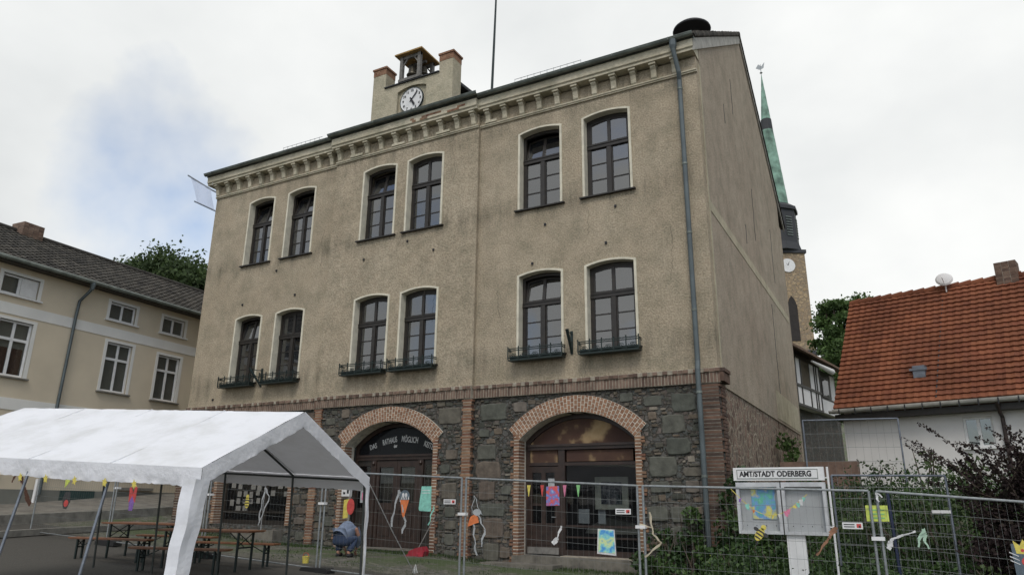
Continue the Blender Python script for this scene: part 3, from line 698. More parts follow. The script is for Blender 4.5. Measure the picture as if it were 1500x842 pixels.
a = [(bx0 - ov, by0 - ov, bz + .98), (bx1 + ov, by0 - ov, bz + .98), (bx1 + ov, by1 + ov, bz + .98), (bx0 - ov, by1 + ov, bz + .98)]
m.add(a + [(p[0], p[1], p[2] + .05) for p in a], [(3, 2, 1, 0), (0, 1, 5, 4), (1, 2, 6, 5), (2, 3, 7, 6), (3, 0, 4, 7)])
m.build('cote_roof_boards', plain('ochre_boards', (.36, .22, .07), .8, sc=5), bc)
m = MB(); b = [(p[0] * 1, p[1], p[2] + .052) for p in a]; m.add(b + [(cx_, cy_, bz + 1.2)], [(0, 1, 4), (1, 2, 4), (2, 3, 4), (3, 0, 4), (3, 2, 1, 0)]); m.build('cote_roof', M_slate, bc)
for x, y, s in ((cx_ - .12, cy_ - .1, 1), (cx_ + .2, cy_ + .12, .85)):
    m = MB().lathe((x, y, bz + .82 - .48 * s), [(.20 * s, 0), (.205 * s, .02 * s), (.155 * s, .1 * s), (.135 * s, .28 * s), (.11 * s, .36 * s), (.03 * s, .4 * s), (.02, .48 * s)], 18)
    m.lathe((x, y, bz + .76 - .48 * s), [(.01, 0), (.035, .02), (.01, .07)], 8); m.build('bell', plain('dull_bronze', (.09, .08, .06), .45, .6), bc, smooth=True)
# roof mast and siren (fixed to the roof)
MB().tube([(-11.82, 20, 15.9), (-11.76, 20, 18.2), (-11.68, 20, 21.5), (-11.66, 20, 26)], [.05, .045, .03, .022], 8).build('roof_mast', M_iron, hall)
m = MB().lathe((-4.62, 21.0, 16.56), [(.06, -.4), (.06, 0), (.06, .30), (.30, .34), (.34, .38), (.58, .40), (.63, .43), (.61, .49), (.52, .57), (.36, .64), (.18, .68), (.02, .69)], 32); m.build('siren', M_ink, hall, smooth=True)
# wall bits
for x, z, dx_ in ((-7.43, 5.42, .02), (-18.75, 5.3, -.22)):
    m = MB(); m.box(x - .035, x + .035, yfront(x) - .03, yfront(x), z, z + .62); m.tube([(x, yfront(x) - .03, z + .05), (x + dx_, yfront(x) - .36, z + .6)], [.03, .045], 8)
    m.tube([(x, yfront(x) - .02, z + .55), (x + dx_ * .9, yfront(x) - .33, z + .55)], .014, 5); m.tube([(x, yfront(x) - .02, z + .3), (x + dx_ * .5, yfront(x) - .2, z + .36)], .012, 5)
    m.build('flagpole_holder', M_iron, hall)
for x, z in ((-18.6, 9.35), (-12.9, 9.45), (-14.6, 9.1), (-8.6, 8.1), (-6.1, 9.35), (-13.55, 7.0), (-8.2, 9.2), (-17.6, 8.35), (-21.0, 5.0), (-6.4, 8.35), (-20.1, 8.3), (-11.9, 9.0)):
    MB().box(x - .025, x + .03, yfront(x) - .04, yfront(x) + .005, z - .03, z + .035).build('wall_anchor', M_ink, hall)
m = MB()
for z in (10.9, 10.55, 10.2): m.tube([(X0, 17.5, z), (X0 - .16, 17.5, z)], .015, 5); m.lathe((X0 - .17, 17.5, z - .03), [(.02, 0), (.05, .02), (.03, .06), (.045, .09), (.02, .14)], 8)
m.build('wire_insulator', M_ink, hall)
# letter box beside the left arch
m = MB().box(-14.72 - .0, -14.72 + .3, YB - .09, YB + .02, 1.82, 2.12); lb = m.build('letter_box', M_offw, hall)
m = MB().box(-14.52, -14.45, YB - .094, YB - .088, 1.9, 2.07); m.box(-14.66, -14.58, YB - .094, YB - .088, 1.88, 1.94); m.build('bell_panel', M_ink, lb)

# ---- shopfront in the right arch
def archfill(xa, zb, yy, inset=.0): return outline(xa, AH + .02, zb, ASP, AR_RISE, 16)
yd = 17.38
xa = AR[2]
m = MB()
# frame
m.ring(xz(outline(xa, AH, .42, ASP, AR_RISE, 16), yd), xz(outline(xa, AH - .12, .42, ASP - .05, AR_RISE - .06, 16), yd), (0, .12, 0))
m.box(xa - AH + .1, xa + AH - .1, yd - .05, yd + .11, 3.02, 3.15); m.box(xa - AH + .1, xa + AH - .1, yd - .09, yd - .05, 3.1, 3.16)
m.box(-8.02, -7.84, yd - .02, yd + .11, .45, 3.02); m.box(-7.84, xa + AH - .1, yd - .01, yd + .1, 2.62, 2.70); m.box(-8.9, -8.02, yd - .01, yd + .1, 2.62, 2.70)
m.box(-7.84, xa + AH - .1, yd - .02, yd + .1, .45, .58); m.box(-7.84, xa + AH - .1, yd, yd + .08, 1.12, 1.17); m.box(-7.84, xa + AH - .1, yd, yd + .08, .86, .90)
shop = m.build('shopfront', M_wood2, hall)
m = MB().prism(xz([(p[0], max(p[1], 3.16)) for p in outline(xa, AH - .13, 3.16, ASP - .06, AR_RISE - .06, 16)], yd + .03), (0, .05, 0))
m.build('peeling_arch_panel', M_peel, shop)
m = MB(); m.box(-8.85, -8.06, yd + .02, yd + .05, 2.7, 3.02); m.box(-7.80, -6.0, yd + .02, yd + .05, 2.72, 3.0); m.build('peeling_panel', M_peel, shop)
MB().box(-7.84, xa + AH - .1, yd + .05, yd + .056, .5, 2.64).build('shop_pane', M_glassd, shop)
m = MB()
dx0, dx1 = -8.9, -8.02
for a, b, z0, z1 in ((dx0, dx0 + .12, .55, 2.6), (dx1 - .12, dx1, .55, 2.6), (dx0, dx1, 2.45, 2.6), (dx0, dx1, .55, 1.1), (dx0 + .38, dx0 + .5, 1.1, 2.45), (dx0, dx1, 1.08, 1.2), (dx0, dx1, 1.62, 1.68)):
    m.box(a, b, yd + U(0, .003), yd + .06, z0, z1)
m.box(dx0 + .15, dx1 - .15, yd - .015, yd + .005, .68, 1.0); door = m.build('shop_door', M_wood2, shop)
MB().box(dx0 + .1, dx1 - .1, yd + .025, yd + .03, 1.1, 2.5).build('door_pane', M_glassd, door)
MB().box(dx0, dx1, yd - .04, yd - .001, .46, .62).build('kick_board', M_woodg, door)
MB().tube([(dx1 - .06, yd - .05, 1.35), (dx1 - .18, yd - .05, 1.35)], .012, 6).build('door_handle', M_galv, door)
MB().box(dx0 + .58, dx0 + .76, yd - .006, yd - .002, 1.95, 2.3).build('paper_notice', P_grey, door)
m = MB().box(-7.84, xa + AH, 17.05, 17.6, .0, .45); m.build('brick_sill_wall', M_mortard, shop)
# entrance step
MB().box(-9.7, -7.7, 16.3, 16.855, -.2, .27).build('stone_step', M_step, hall); MB().box(-9.1, -5.75, 16.86, 17.42, -.1, .43).build('stone_step', M_step, hall)
# display pieces behind the shop window
M_pict = watercolour('dark_picture', [(.02, .02, .025), (.03, .03, .04), (.2, .2, .2), (.02, .02, .02)], 9)
t = thing('picture_frame', 'pale framed dark picture hanging behind the big shop window', 'picture', (-6.75, 17.95, 1.3))
MB().box(-7.25, -6.35, 17.93, 17.95, 1.55, 2.35).build('mount', plain('cream_card', (.72, .68, .52), .8), t); MB().box(-7.08, -6.52, 17.915, 17.928, 1.68, 2.22).build('picture', M_pict, t)
tag(MB().prism([(-7.7, 18.3, .95), (-6.1, 18.3, .95), (-6.2, 18.5, 1.15), (-7.2, 18.6, 1.35), (-7.65, 18.4, 1.1)], (0, .3, 0)).build('display_cloth', M_dkint if False else plain('grey_cloth', (.38, .35, .27), .9), org=(-6.9, 18.4, .95)), 'crumpled olive-grey display cloth behind the big shop window', 'cloth')
m = MB().box(-7.75, -7.45, 18.0, 18.03, 1.2, 1.55); m.box(-7.2, -7.0, 18.0, 18.03, 1.2, 1.6); tag(m.build('display_board', plain('grey_card', (.68, .68, .64), .8), org=(-7.4, 18, 1.2)), 'pair of pale display cards low behind the shop window', 'board')

# ---- door in the left arch
xa = AR[1]; yd = YB + .5
m = MB(); m.ring(xz(outline(xa, AH, .42, ASP, AR_RISE, 16), yd), xz(outline(xa, AH - .11, .42, ASP - .05, AR_RISE - .06, 16), yd), (0, .12, 0))
m.box(xa - AH + .1, xa + AH - .1, yd - .04, yd + .11, 2.86, 3.0); m.box(xa - AH + .1, xa + AH - .1, yd - .08, yd - .04, 2.95, 3.01)
for x in (xa - .72, xa + .18, xa + 1.0): m.box(x - .03, x + .03, yd + .055, yd + .12, 3.0, 3.75 if abs(x - xa) < .8 else 3.5)
for x in (xa - .85, xa + .85): m.box(x - .09, x + .09, yd - .03, yd + .1, .45, 2.86); m.lathe((x, yd - .03, 2.7), [(.03, 0), (.06, .06), (.02, .14)], 8)
dr = m.build('entrance_doorway', M_wood2, hall)
MB().prism(xz(outline(xa, AH - .09, 2.98, ASP - .06, AR_RISE - .07, 16), yd + .05), (0, .006, 0)).build('fanlight_pane', glassy('black_glass', ior=1.2, clear=.2), dr)
for s in (-1, 1):
    m = MB(); a, b = (xa - .76, xa - .005) if s < 0 else (xa + .005, xa + .76)
    m.box(a, a + .12, yd, yd + .07, .45, 2.84); m.box(b - .12, b, yd, yd + .07, .45, 2.84); m.box(a + .12, b - .12, yd + .002, yd + .068, 2.66, 2.84); m.box(a + .12, b - .12, yd + .002, yd + .068, 1.45, 1.65)
    m.box(a + .12, b - .12, yd + .002, yd + .068, .45, .65); m.box(a + .1, b - .1, yd + .03, yd + .05, .6, 1.5); m.box(a + .18, b - .18, yd + .012, yd + .034, .75, 1.36)
    lf = m.build('door_leaf', M_wood2, dr); MB().box(a + .1, b - .1, yd + .03, yd + .036, 1.6, 2.7).build('door_pane', M_glassd, lf)
    MB().box(a + .14, b - .14, yd + .045, yd + .05, 2.2, 2.64).build('door_curtain', P_paste, lf)
    a, b = (xa - AH + .1, xa - .94) if s < 0 else (xa + .94, xa + AH - .1)
    m = MB().box(a, b, yd + .02, yd + .07, .45, 1.5); m.box(a, b, yd + .02, yd + .07, 2.7, 2.86); m.box(a, a + .06, yd + .022, yd + .068, 1.5, 2.7); m.box(b - .06, b, yd + .022, yd + .068, 1.5, 2.7); sp = m.build('side_panel', M_wood, dr)
    MB().box(a, b, yd + .03, yd + .036, 1.5, 2.7).build('side_pane', M_glassd, sp)
MB().box(xa - AH + .05, xa + AH - .05, YB + .02, YB + .55, .2, .44).build('stone_step', M_step, hall)
# chalk slogan on the fanlight
fy = yd - .004
for s_, x, z, a, sz, wd in (('DAS', -14.17, 3.26, 14, .21, .29), ('RATHAUS', -13.56, 3.41, 10, .23, .56), ('MÖGLICH', -12.83, 3.43, -6, .24, .62), ('KEITEN', -12.1, 3.23, -20, .22, .55), ('der', -13.34, 3.26, 8, .13, .18)):
    text('chalk_lettering', s_, sz, M_chalk, dr, Matrix.Translation((x, yd + .045, z)) @ RX @ Matrix.Rotation(radians(a), 4, 'Z') @ Matrix.Diagonal((wd / (len(s_) * sz * .66), 1, 1, 1)), .002, .003)
# ---- window in the far-left arch
xa = AR[0]; yd = 17.3
m = MB(); m.ring(xz(outline(xa, AH, .95, ASP, AR_RISE, 16), yd), xz(outline(xa, AH - .12, .95, ASP - .05, AR_RISE - .06, 16), yd), (0, .12, 0))
m.box(xa - AH + .1, xa + AH - .1, yd - .02, yd + .1, .95, 1.08); m.box(xa - AH + .1, xa + AH - .1, yd - .02, yd + .1, 2.66, 2.78); m.box(xa + .28, xa + .42, yd - .02, yd + .1, 1.08, 2.66)
m.box(xa - AH + .1, xa + AH - .1, yd + .01, yd + .09, 1.3, 1.36)
sw = m.build('notice_window', M_wood, hall); MB().prism(xz(outline(xa, AH - .1, 1.05, ASP - .06, AR_RISE - .07, 16), yd + .05), (0, .006, 0)).build('notice_pane', M_glassd, sw)
m = MB()
for k in range(9):
    for q in range(5):
        x = xa - 1.3 + k * .3 + U(-.03, .03); z = 2.45 - q * .24 + U(-.03, .03)
        if (k > 4 and q > 2) or R() < .22 or 0.2 < x - xa + .12 < .42: continue
        m.box(x, x + U(.15, .22), yd + .03, yd + .034, z - U(.14, .2), z)
m.build('pinned_notices', P_paste, sw)
MB().box(xa - .2, xa + AH - .05, 16.6, 17.2, .3, .82).build('stone_step', M_step, hall)

# banner on the left side wall
fl = thing('banner', 'white translucent banner between two rods beside the upper left corner', 'flag', (X0 - .6, 17.5, 12.2))
m = MB().tube([(-22.3, 17.4, 13.0 + .05), (-23.0, 17.25, 13.45), (-24.5, 17.2, 14.38)], .03, 6); m.tube([(-22.25, 17.4, 12.25), (-22.5, 17.2, 12.42), (-23.85, 17.2, 13.1)], .03, 6); m.build('banner_rod', M_galvb, fl)
m = MB(); A = [Vector((-24.3, 17.2, 14.22)), Vector((-22.9, 17.2, 13.38))]; Bq = [Vector((-23.75, 17.2, 13.08)), Vector((-22.6, 17.2, 12.5))]
vs = []
for i in range(9):
    for j in range(9):
        p = A[0].lerp(A[1], i / 8).lerp(Bq[0].lerp(Bq[1], i / 8), j / 8); p.y += .04 * sin(i * 1.3 + j * .3); vs.append(p)
m.add(vs, [(i * 9 + j, i * 9 + j + 1, i * 9 + j + 10, i * 9 + j + 9) for i in range(8) for j in range(8)]); m.build('banner_cloth', M_flag, fl, smooth=True)

# ------------------------------------------------------------ LEFT HOUSE (local frame: x along facade, y into house)
def hxform(loc, ang): return Matrix.Translation(loc) @ Matrix.Rotation(ang, 4, 'Z')
lh = local_thing('plastered_house', 'long beige plastered house with white bands and mossy dark tiled roof', 'house', (-26.5, 20.3, 1.3), rz=radians(94.0))
Z = -1.3
M_lh = plain('beige_render', (.61, .53, .395), .9, var=.05, sc=.7, bmp=.25); M_band = plain('white_band', (.72, .71, .66), .85, var=.05, sc=.8); M_pl2 = plain('grey_plinth', (.20, .20, .17), .9, var=.1, sc=1)
wl = MB().box(-15, 6, 0, 9, -1, 9.35 + Z + .1).build('wall', M_lh, lh)
wl.parent = None; wl.location = (0, 0, 0)
wins = [(-7.57, .56, 5.55, 7.40), (-3.63, .54, 5.55, 7.40), (-1.32, .54, 5.52, 7.34), (-9.7, .54, 5.55, 7.4), (-12.6, .54, 5.55, 7.4)]
att = [(-7.70, .62, 8.25, 8.93), (-3.75, .56, 8.25, 8.93), (-1.35, .55, 8.25, 8.93), (-11, .6, 8.25, 8.93)]
gw = [(-7.9, .55, 2.55, 4.1), (-5.0, .5, 2.6, 4.1), (-2.6, .55, 2.6, 4.1), (-1.0, .5, 2.6, 4.1)]
bpy.context.view_layer.update()
cs = []
for x, h, a, b in wins + att + gw: cs.append(MB().box(x - h, x + h, -.5, .18, a + Z, b + Z).build('cut', M_dkint))
boolean(wl, cs); wl.parent = lh
for x, h, a, b in wins + att + gw:
    a += Z; b += Z; w = MB(); t = .07
    for q in ((x - h, x - h + t, a, b), (x + h - t, x + h, a, b), (x - h + t, x + h - t, a, a + t), (x - h + t, x + h - t, b - t, b), (x - .045, x + .045, a + t, b - t)): w.box(q[0], q[1], .085, .14, q[2], q[3])
    if b - a > 1: w.box(x - h + t, x + h - t, .08, .145, a + (b - a) * .64, a + (b - a) * .64 + .09)
    wo = w.build('window', M_white, lh)
    MB().box(x - h + .02, x + h - .02, .11, .115, a + .02, b - .02).build('pane', M_glassd, wo)
    s = MB(); s.ring([(x - h - .12, -.012, a - .02), (x - h - .12, -.012, b + .1), (x + h + .12, -.012, b + .1), (x + h + .12, -.012, a - .02)], [(x - h, -.012, a - .02), (x - h, -.012, b), (x + h, -.012, b), (x + h, -.012, a - .02)], (0, .192, 0)); s.build('surround', M_band, wo)
    MB().box(x - h - .16, x + h + .16, -.1, .1, a - .07, a - .022).build('sill', M_white if b - a < 1 else M_kerb, wo)
    if x == -7.70: MB().box(x + .05, x + h - .05, .07, .084, a + .06, b - .06).build('closed_shutter', M_white, wo)
    if x == -7.57: MB().box(x - h + .1, x + h - .1, .15, .16, a, a + .95).build('red_blind', P_brn, wo)
m = MB()
for a, b in ((7.58, 7.95), (4.47, 4.85)): m.box(-15, 6, -.02, 0, a + Z, b + Z)
m.build('white_band', M_band, lh); MB().box(-15, 6, -.035, 0, -1, 1.95 + Z).build('plinth', M_pl2, lh)
MB().box(-2.9, -1.3, -.16, 0, 2.0 + Z, 2.1 + Z).build('ledge', M_kerb, lh)
m = MB(); tile_roof(m, (-15.2, -.45, 9.33 + Z), (21.4, 0, 0), (0, 5.0, 2.66), 74, 20, .03, .03, 3); tile_roof(m, (-15.2, 9.45, 9.33 + Z), (21.4, 0, 0), (0, -4.9, 2.66), 40, 10, .03, .03, 2)
m.tube([(-15.2, 4.55, 12.03 + Z), (6.2, 4.55, 12.03 + Z)], .11, 8); lr = m.build('roof', M_tiled, lh)
m = MB().prism([(x_, y_, z_) for x_, y_, z_ in ((-15, 0, 9.35 + Z), (-15, 9, 9.35 + Z), (-15, 4.5, 11.9 + Z))], (.2, 0, 0)); m.prism([(6, 0, 9.35 + Z), (6, 9, 9.35 + Z), (6, 4.5, 11.9 + Z)], (-.2, 0, 0)); m.build('gable', M_lh, lh)
m = MB().box(-15.2, 6.2, -.42, 0, 9.22 + Z, 9.3 + Z); m.build('eaves_board', M_wood, lr)
m = MB().tube([(-15.2, -.52, 9.30 + Z), (6.2, -.52, 9.30 + Z)], .075, 8); m.build('gutter', M_zinc, lh)
m = MB().tube([(-5.5, -.5, 9.25 + Z), (-5.5, -.42, 9.0 + Z), (-5.62, -.1, 8.6 + Z), (-5.65, -.09, 8 + Z), (-5.75, -.09, 1.8 + Z)], .055, 8); m.lathe((-5.5, -.5, 9.0 + Z), [(.05, 0), (.1, .2), (.1, .3)], 8); m.build('downpipe', M_zinc2, lh)
MB().tube([(-5.9, -.1, 2.3 + Z), (-5.95, -.14, 1.2 + Z)], .05, 8).build('white_vent_pipe', M_white, lh)
MB().box(-5.0, -3.7, -.06, -.03, 1.35 + Z, 1.95 + Z).build('cellar_hatch', plain('dark_green_hatch', (.03, .06, .055), .6), lh)
m = MB()
for k in range(11):
    for q in range(4):
        for s in range(2): m.box(-5.75 + q * .21 + .006, -5.55 + q * .21, 4.05 + s * .4, 4.44 + s * .4, 11.5 + Z + k * .078, 11.57 + Z + k * .078)
ch = m.build('chimney', M_brickd, lh); MB().box(-5.74, -4.92, 4.07, 4.83, 11.2 + Z, 12.345 + Z).build('mortar_bed', M_mortard, ch)

# ------------------------------------------------------------ RIGHT HOUSE
rh = local_thing('tiled_cottage', 'low off-white cottage with big orange-red pantile roof beyond the fences', 'house', (-1.82, 23.93, 1.6), rz=radians(-14.82))
Z = -1.6
ww = MB().box(.1, 16, .35, 7, -1, 4.35 + Z).build('wall', M_offw, rh); ww.parent = None; bpy.context.view_layer.update()
boolean(ww, [MB().box(3.25, 3.95, .1, .55, 3.25 + Z, 4.06 + Z).build('cut', M_dkint)]); ww.parent = rh
m = MB()
for q in ((3.25, 3.31, 3.25, 4.06), (3.89, 3.95, 3.25, 4.06), (3.31, 3.89, 3.25, 3.31), (3.31, 3.89, 4.0, 4.06), (3.56, 3.64, 3.31, 4.0)): m.box(q[0], q[1], .42, .48, q[2] + Z, q[3] + Z)
wo = m.build('window', M_white, rh); MB().box(3.27, 3.93, .445, .45, 3.27 + Z, 4.04 + Z).build('pane', M_glass, wo); MB().box(3.2, 4.0, .27, .36, 3.2 + Z, 3.245 + Z).build('sill', M_white, wo)
m = MB(); ez = 4.50 + Z; rt = 2.76; rzz = 8.38 + Z
tile_roof(m, (0, -.05, ez), (16.2, 0, 0), (0, rt, rzz - ez), 80, 24, .055, .022, 4); tile_roof(m, (0, 2 * rt, ez), (16.2, 0, 0), (0, -rt, rzz - ez), 40, 8, .03, .03, 2)
k = 0
while k < 16.2: m.tube([(k, rt - .03, rzz + .0), (k + .35, rt - .03, rzz + .03)], [.1, .12], 8); k += .33
rr_ = m.build('roof', M_tiler, rh)
MB().tube([(2.78, .0, ez + .12), (2.86, rt * .86, ez + .1 + (rzz - ez) * .86)], .022, 5).build('lightning_wire', M_ink, rr_)
MB().prism([(.12, .36, ez - .2), (.12, 5.4, ez - .2), (.12, rt, rzz - .12)], (.2, 0, 0)).build('gable', M_offw, rh)
m = MB().box(2.18, 2.50, .46, .8, 5.17 + Z + .12, 5.52 + Z + .12); m.box(2.1, 2.56, .42, .5, 5.3 + Z + .2, 5.36 + Z + .2); m.build('roof_vent', M_galvb, rr_)
m = MB(); prof = [(-.16 + .085 * cos(pi * j / 6), 4.44 - .085 * sin(pi * j / 6)) for j in range(7)]
m.prism([(-.1, y, z + Z) for y, z in prof] , (16.3, 0, 0)); m.box(-.05, 16.2, -.08, -.04, 4.36 + Z, 4.5 + Z); gt_ = m.build('gutter', M_lead, rh)
m = MB(); x = .2
while x < 16: m.box(x, x + .03, -.262, -.245, 4.3 + Z, 4.47 + Z); x += .45
m.build('gutter_bracket', M_ink, gt_)
MB().box(.0, 16.1, -.02, .36, 4.18 + Z, 4.34 + Z).build('eaves_board', M_wood, rh)
MB().tube([(4.2, -.16, 4.36 + Z), (4.2, .1, 4.1 + Z), (4.2, .29, 4.0 + Z), (4.2, .29, 1 + Z)], .05, 8).build('downpipe', M_wood2, rh)
m = MB()
for k in range(12):
    for q in range(3):
        for s in range(2): m.box(4.33 + q * .19 + .005, 4.33 + q * .19 + .185, 2.5 + s * .26, 2.75 + s * .26, 7.95 + Z + k * .075, 8.02 + Z + k * .075)
ch = m.build('chimney', M_brickd, rh); MB().box(4.34, 4.89, 2.51, 3.0, 7.6 + Z, 8.84 + Z).build('mortar_bed', M_mortar, ch)
m = MB(); prof = [(.02, .06), (.1, .05), (.2, .02), (.24, -.02), (.245, -.03), (.2, .0), (.1, .03), (.02, .04)]; m.lathe((0, 0, 0), prof, 24, axis='y')
Mt = Matrix.Translation((2.98, 2.45, 8.62 + Z)) @ Matrix.Rotation(radians(12), 4, 'Z') @ Matrix.Rotation(radians(-22), 4, 'X'); m.v = [tuple(Mt @ Vector(p)) for p in m.v]
m.tube([(2.98, 2.5, 8.2 + Z), (2.98, 2.5, 8.6 + Z)], .02, 6); m.tube([(2.98, 2.42, 8.45 + Z), (2.99, 2.1, 8.58 + Z)], .01, 5); m.build('satellite_dish', M_offw, rh)
# ------------------------------------------------------------ half-timbered outbuilding
th = local_thing('half_timbered_house', 'small black and white half-timbered house squeezed behind the town hall side wall', 'house', (-4.39, 38, 3.0), rz=radians(79.94))
Z = -3.0
m = MB().box(-3, 3.75, 0, 4, 6.5 + Z, 9.0 + Z); m.build('wall', M_offw, th)
MB().box(-3, 9, .5, 4, -1, 6.5 + Z).build('lower_wall', M_stone, th)
m = MB()
for x in (-1.2, -.35, .45, 1.85, 2.75, 3.1, 3.66): m.box(x, x + .11, -.04, 0, 6.5 + Z, 9.0 + Z)
for z in (6.44, 7.42, 8.85): m.box(-3, 3.77, -.06, -.005, z + Z, z + .12 + Z)
m.build('timber_beam', M_wood, th)
MB().box(.56, 1.85, -.03, -.002, 7.54 + Z, 8.85 + Z).build('brown_infill', plain('brown_wattle', (.075, .058, .035), .9), th)
m = MB().box(3.9, 7.9, .3, 4, 7.35 + Z, 9.0 + Z); m.build('dark_bay', M_wood, th); MB().box(3.9, 7.9, .2, 4, 6.6 + Z, 7.345 + Z).build('white_bay', M_offw, th)
wo = MB().box(5.0, 6.3, .24, .299, 7.5 + Z, 8.6 + Z).build('window', M_wood, th); MB().box(5.1, 6.2, .225, .238, 7.6 + Z, 8.5 + Z).build('pane', M_glassd, wo); MB().box(6.8, 7.6, .26, .299, 7.5 + Z, 8.9 + Z).build('white_panel', M_offw, th)
m = MB().prism([(-3.3, -.7, 8.95 + Z), (-3.3, -.7, 9.07 + Z), (-3.3, 2.3, 10.5 + Z), (-3.3, 5, 9.0 + Z), (-3.3, 5, 8.9 + Z), (-3.3, 2.3, 10.35 + Z)], (12, 0, 0)); tr_ = m.build('roof', plain('old_brown_tile', (.13, .08, .05), .9, sc=6, bmp=.7, bsc=12), th)
MB().tube([(.9, -.5, 8.75 + Z), (3.9, -.65, 8.62 + Z)], [.05, .16], 10).build('white_gutter', M_offw, th)
tag(MB().box(-2.9, -1.1, 19.6, 19.9, .4, 2.74).build('garden_wall', M_brickd, org=(-2, 19.75, .4)), 'brown brick garden wall with dark coping beside the town hall corner', 'wall')
# ------------------------------------------------------------ church
chx = local_thing('church_tower', 'yellow stone church tower with black belfry and slender green copper spire', 'church', (-12.2, 100, 4), rz=0)
k_ = 100 / 85; rC = 2.95 * k_
def zc_(z): return (z) * k_ + 1.65 - 4
def sq(c, r, z, a0): return [(c[0] + r * cos(a0 + i * pi / 2), c[1] + r * sin(a0 + i * pi / 2), z) for i in range(4)]
a0 = radians(-17)
m = MB(); b = sq((0, 0), rC, -6, a0); t_ = sq((0, 0), rC * .98, zc_(27.9), a0); m.add(b + t_, [(0, 1, 5, 4), (1, 2, 6, 5), (2, 3, 7, 6), (3, 0, 4, 7), (4, 5, 6, 7)]); tw = m.build('tower', M_tower, chx)
m = MB(); b = sq((0, 0), rC * 1.06, zc_(27.9), a0); t_ = sq((0, 0), rC * 1.06, zc_(28.3), a0); m.add(b + t_, [(0, 1, 5, 4), (1, 2, 6, 5), (2, 3, 7, 6), (3, 0, 4, 7), (4, 5, 6, 7), (3, 2, 1, 0)])
for zz in (16.0, 10.): b = sq((0, 0), rC * 1.06, zc_(zz), a0); t_ = sq((0, 0), rC * 1.0, zc_(zz + .6), a0); m.add(b + t_, [(0, 1, 5, 4), (1, 2, 6, 5), (2, 3, 7, 6), (3, 0, 4, 7), (4, 5, 6, 7), (3, 2, 1, 0)])
m.build('string_course', M_slate, tw)
# faces: the right-hand one carries the clock and a tall gothic opening
n0 = a0 + pi / 4 - pi / 2
def facept(u, z, off=.0):
    nrm = Vector((cos(n0), sin(n0), 0)); tan = Vector((-sin(n0), cos(n0), 0)); return nrm * (rC * .7071 + off) + tan * u + Vector((0, 0, z))
m = MB(); m.add([facept(.95 * cos(2 * pi * i / 24), zc_(26.4) + .95 * sin(2 * pi * i / 24), .06) for i in range(24)] + [facept(.95 * cos(2 * pi * i / 24), zc_(26.4) + .95 * sin(2 * pi * i / 24), -.3) for i in range(24)], [tuple(range(24))] + [(i, (i + 1) % 24, 24 + (i + 1) % 24, 24 + i) for i in range(24)])
tc = m.build('tower_clock', M_white, tw)
m = MB()
for ang, L in ((20, .75), (-40, .5)): a = radians(ang); m.face([facept(-.06 * cos(a), zc_(26.4), .08), facept(.06 * cos(a), zc_(26.4), .08), facept(L * sin(a), zc_(26.4) + L * cos(a), .08)])
m.build('clock_hand', M_ink, tc)
m = MB(); go = [(-.55, 17.6), (-.55, 21.6), (-.3, 22.4), (0, 22.8), (.3, 22.4), (.55, 21.6), (.55, 17.6)]; m.add([facept(u * k_, zc_(z), .03) for u, z in go] + [facept(u * k_, zc_(z), -.2) for u, z in go], [tuple(range(7))] + [(i, (i + 1) % 7, 7 + (i + 1) % 7, 7 + i) for i in range(7)]); m.build('louvre_opening', M_dkint, tw)
def ngon(n, r, z, a=pi / 8): return [(r * cos(a + 2 * pi * i / n), r * sin(a + 2 * pi * i / n), z) for i in range(n)]
def frust(m, n, r0, z0, r1, z1): m.add(ngon(n, r0, z0) + ngon(n, r1, z1), [(i, (i + 1) % n, n + (i + 1) % n, n + i) for i in range(n)] + [tuple(range(n)), tuple(range(n, 2 * n))])
m = MB(); frust(m, 8, 2.75 * k_, zc_(28.3), 2.45 * k_, zc_(29.3)); frust(m, 8, 2.35 * k_, zc_(29.3), 2.3 * k_, zc_(33.4)); frust(m, 8, 2.55 * k_, zc_(33.4), 2.55 * k_, zc_(33.8)); frust(m, 8, 2.5 * k_, zc_(33.8), 1.6 * k_, zc_(34.5))
lan = m.build('belfry', M_slate, chx)
m = MB()
for i in range(8):
    a = pi / 8 + 2 * pi * (i + .5) / 8; n_ = Vector((cos(a), sin(a), 0)); t_ = Vector((-sin(a), cos(a), 0))
    for q in range(8): c = n_ * (2.20 * k_) + Vector((0, 0, zc_(30.1 + q * .32))); m.box(-.45, .45, -.07, .07, -.02, .1, Matrix.Translation(c) @ Matrix(((t_.x, n_.x, 0, 0), (t_.y, n_.y, 0, 0), (0, 0, 1, 0), (0, 0, 0, 1))))
m.build('belfry_louvre', M_zinc, lan)
m = MB(); 
for q in range(8):
    z0, z1 = 34.5 + q * 2.27, 34.5 + (q + 1) * 2.27; f0, f1 = 1 - q / 8, 1 - (q + 1) / 8
    frust(m, 8, 1.62 * k_ * f0 + .02, zc_(z0), 1.62 * k_ * f1 + .04, zc_(z1))
sp = m.build('spire', M_copper, chx)
m = MB(); f = 1 - (45.2 - 34.5) / 18.2; frust(m, 8, 1.62 * k_ * f + .1, zc_(44.4), 1.62 * k_ * (f - .05) + .08, zc_(46.2)); m.build('spire_collar', M_slate, sp)
m = MB().tube([(0, 0, zc_(52.5)), (0, 0, zc_(54.2))], .05, 6); m.lathe((0, 0, zc_(52.8)), [(.02, 0), (.22, .2), (.02, .42)], 10); m.prism([(-.7, 0, zc_(53.8)), (-.3, 0, zc_(54.3)), (.1, 0, zc_(53.9)), (.6, 0, zc_(54.4)), (.4, 0, zc_(53.6)), (-.2, 0, zc_(53.5))], (0, .05, 0)); m.build('weathercock', M_galv, sp)

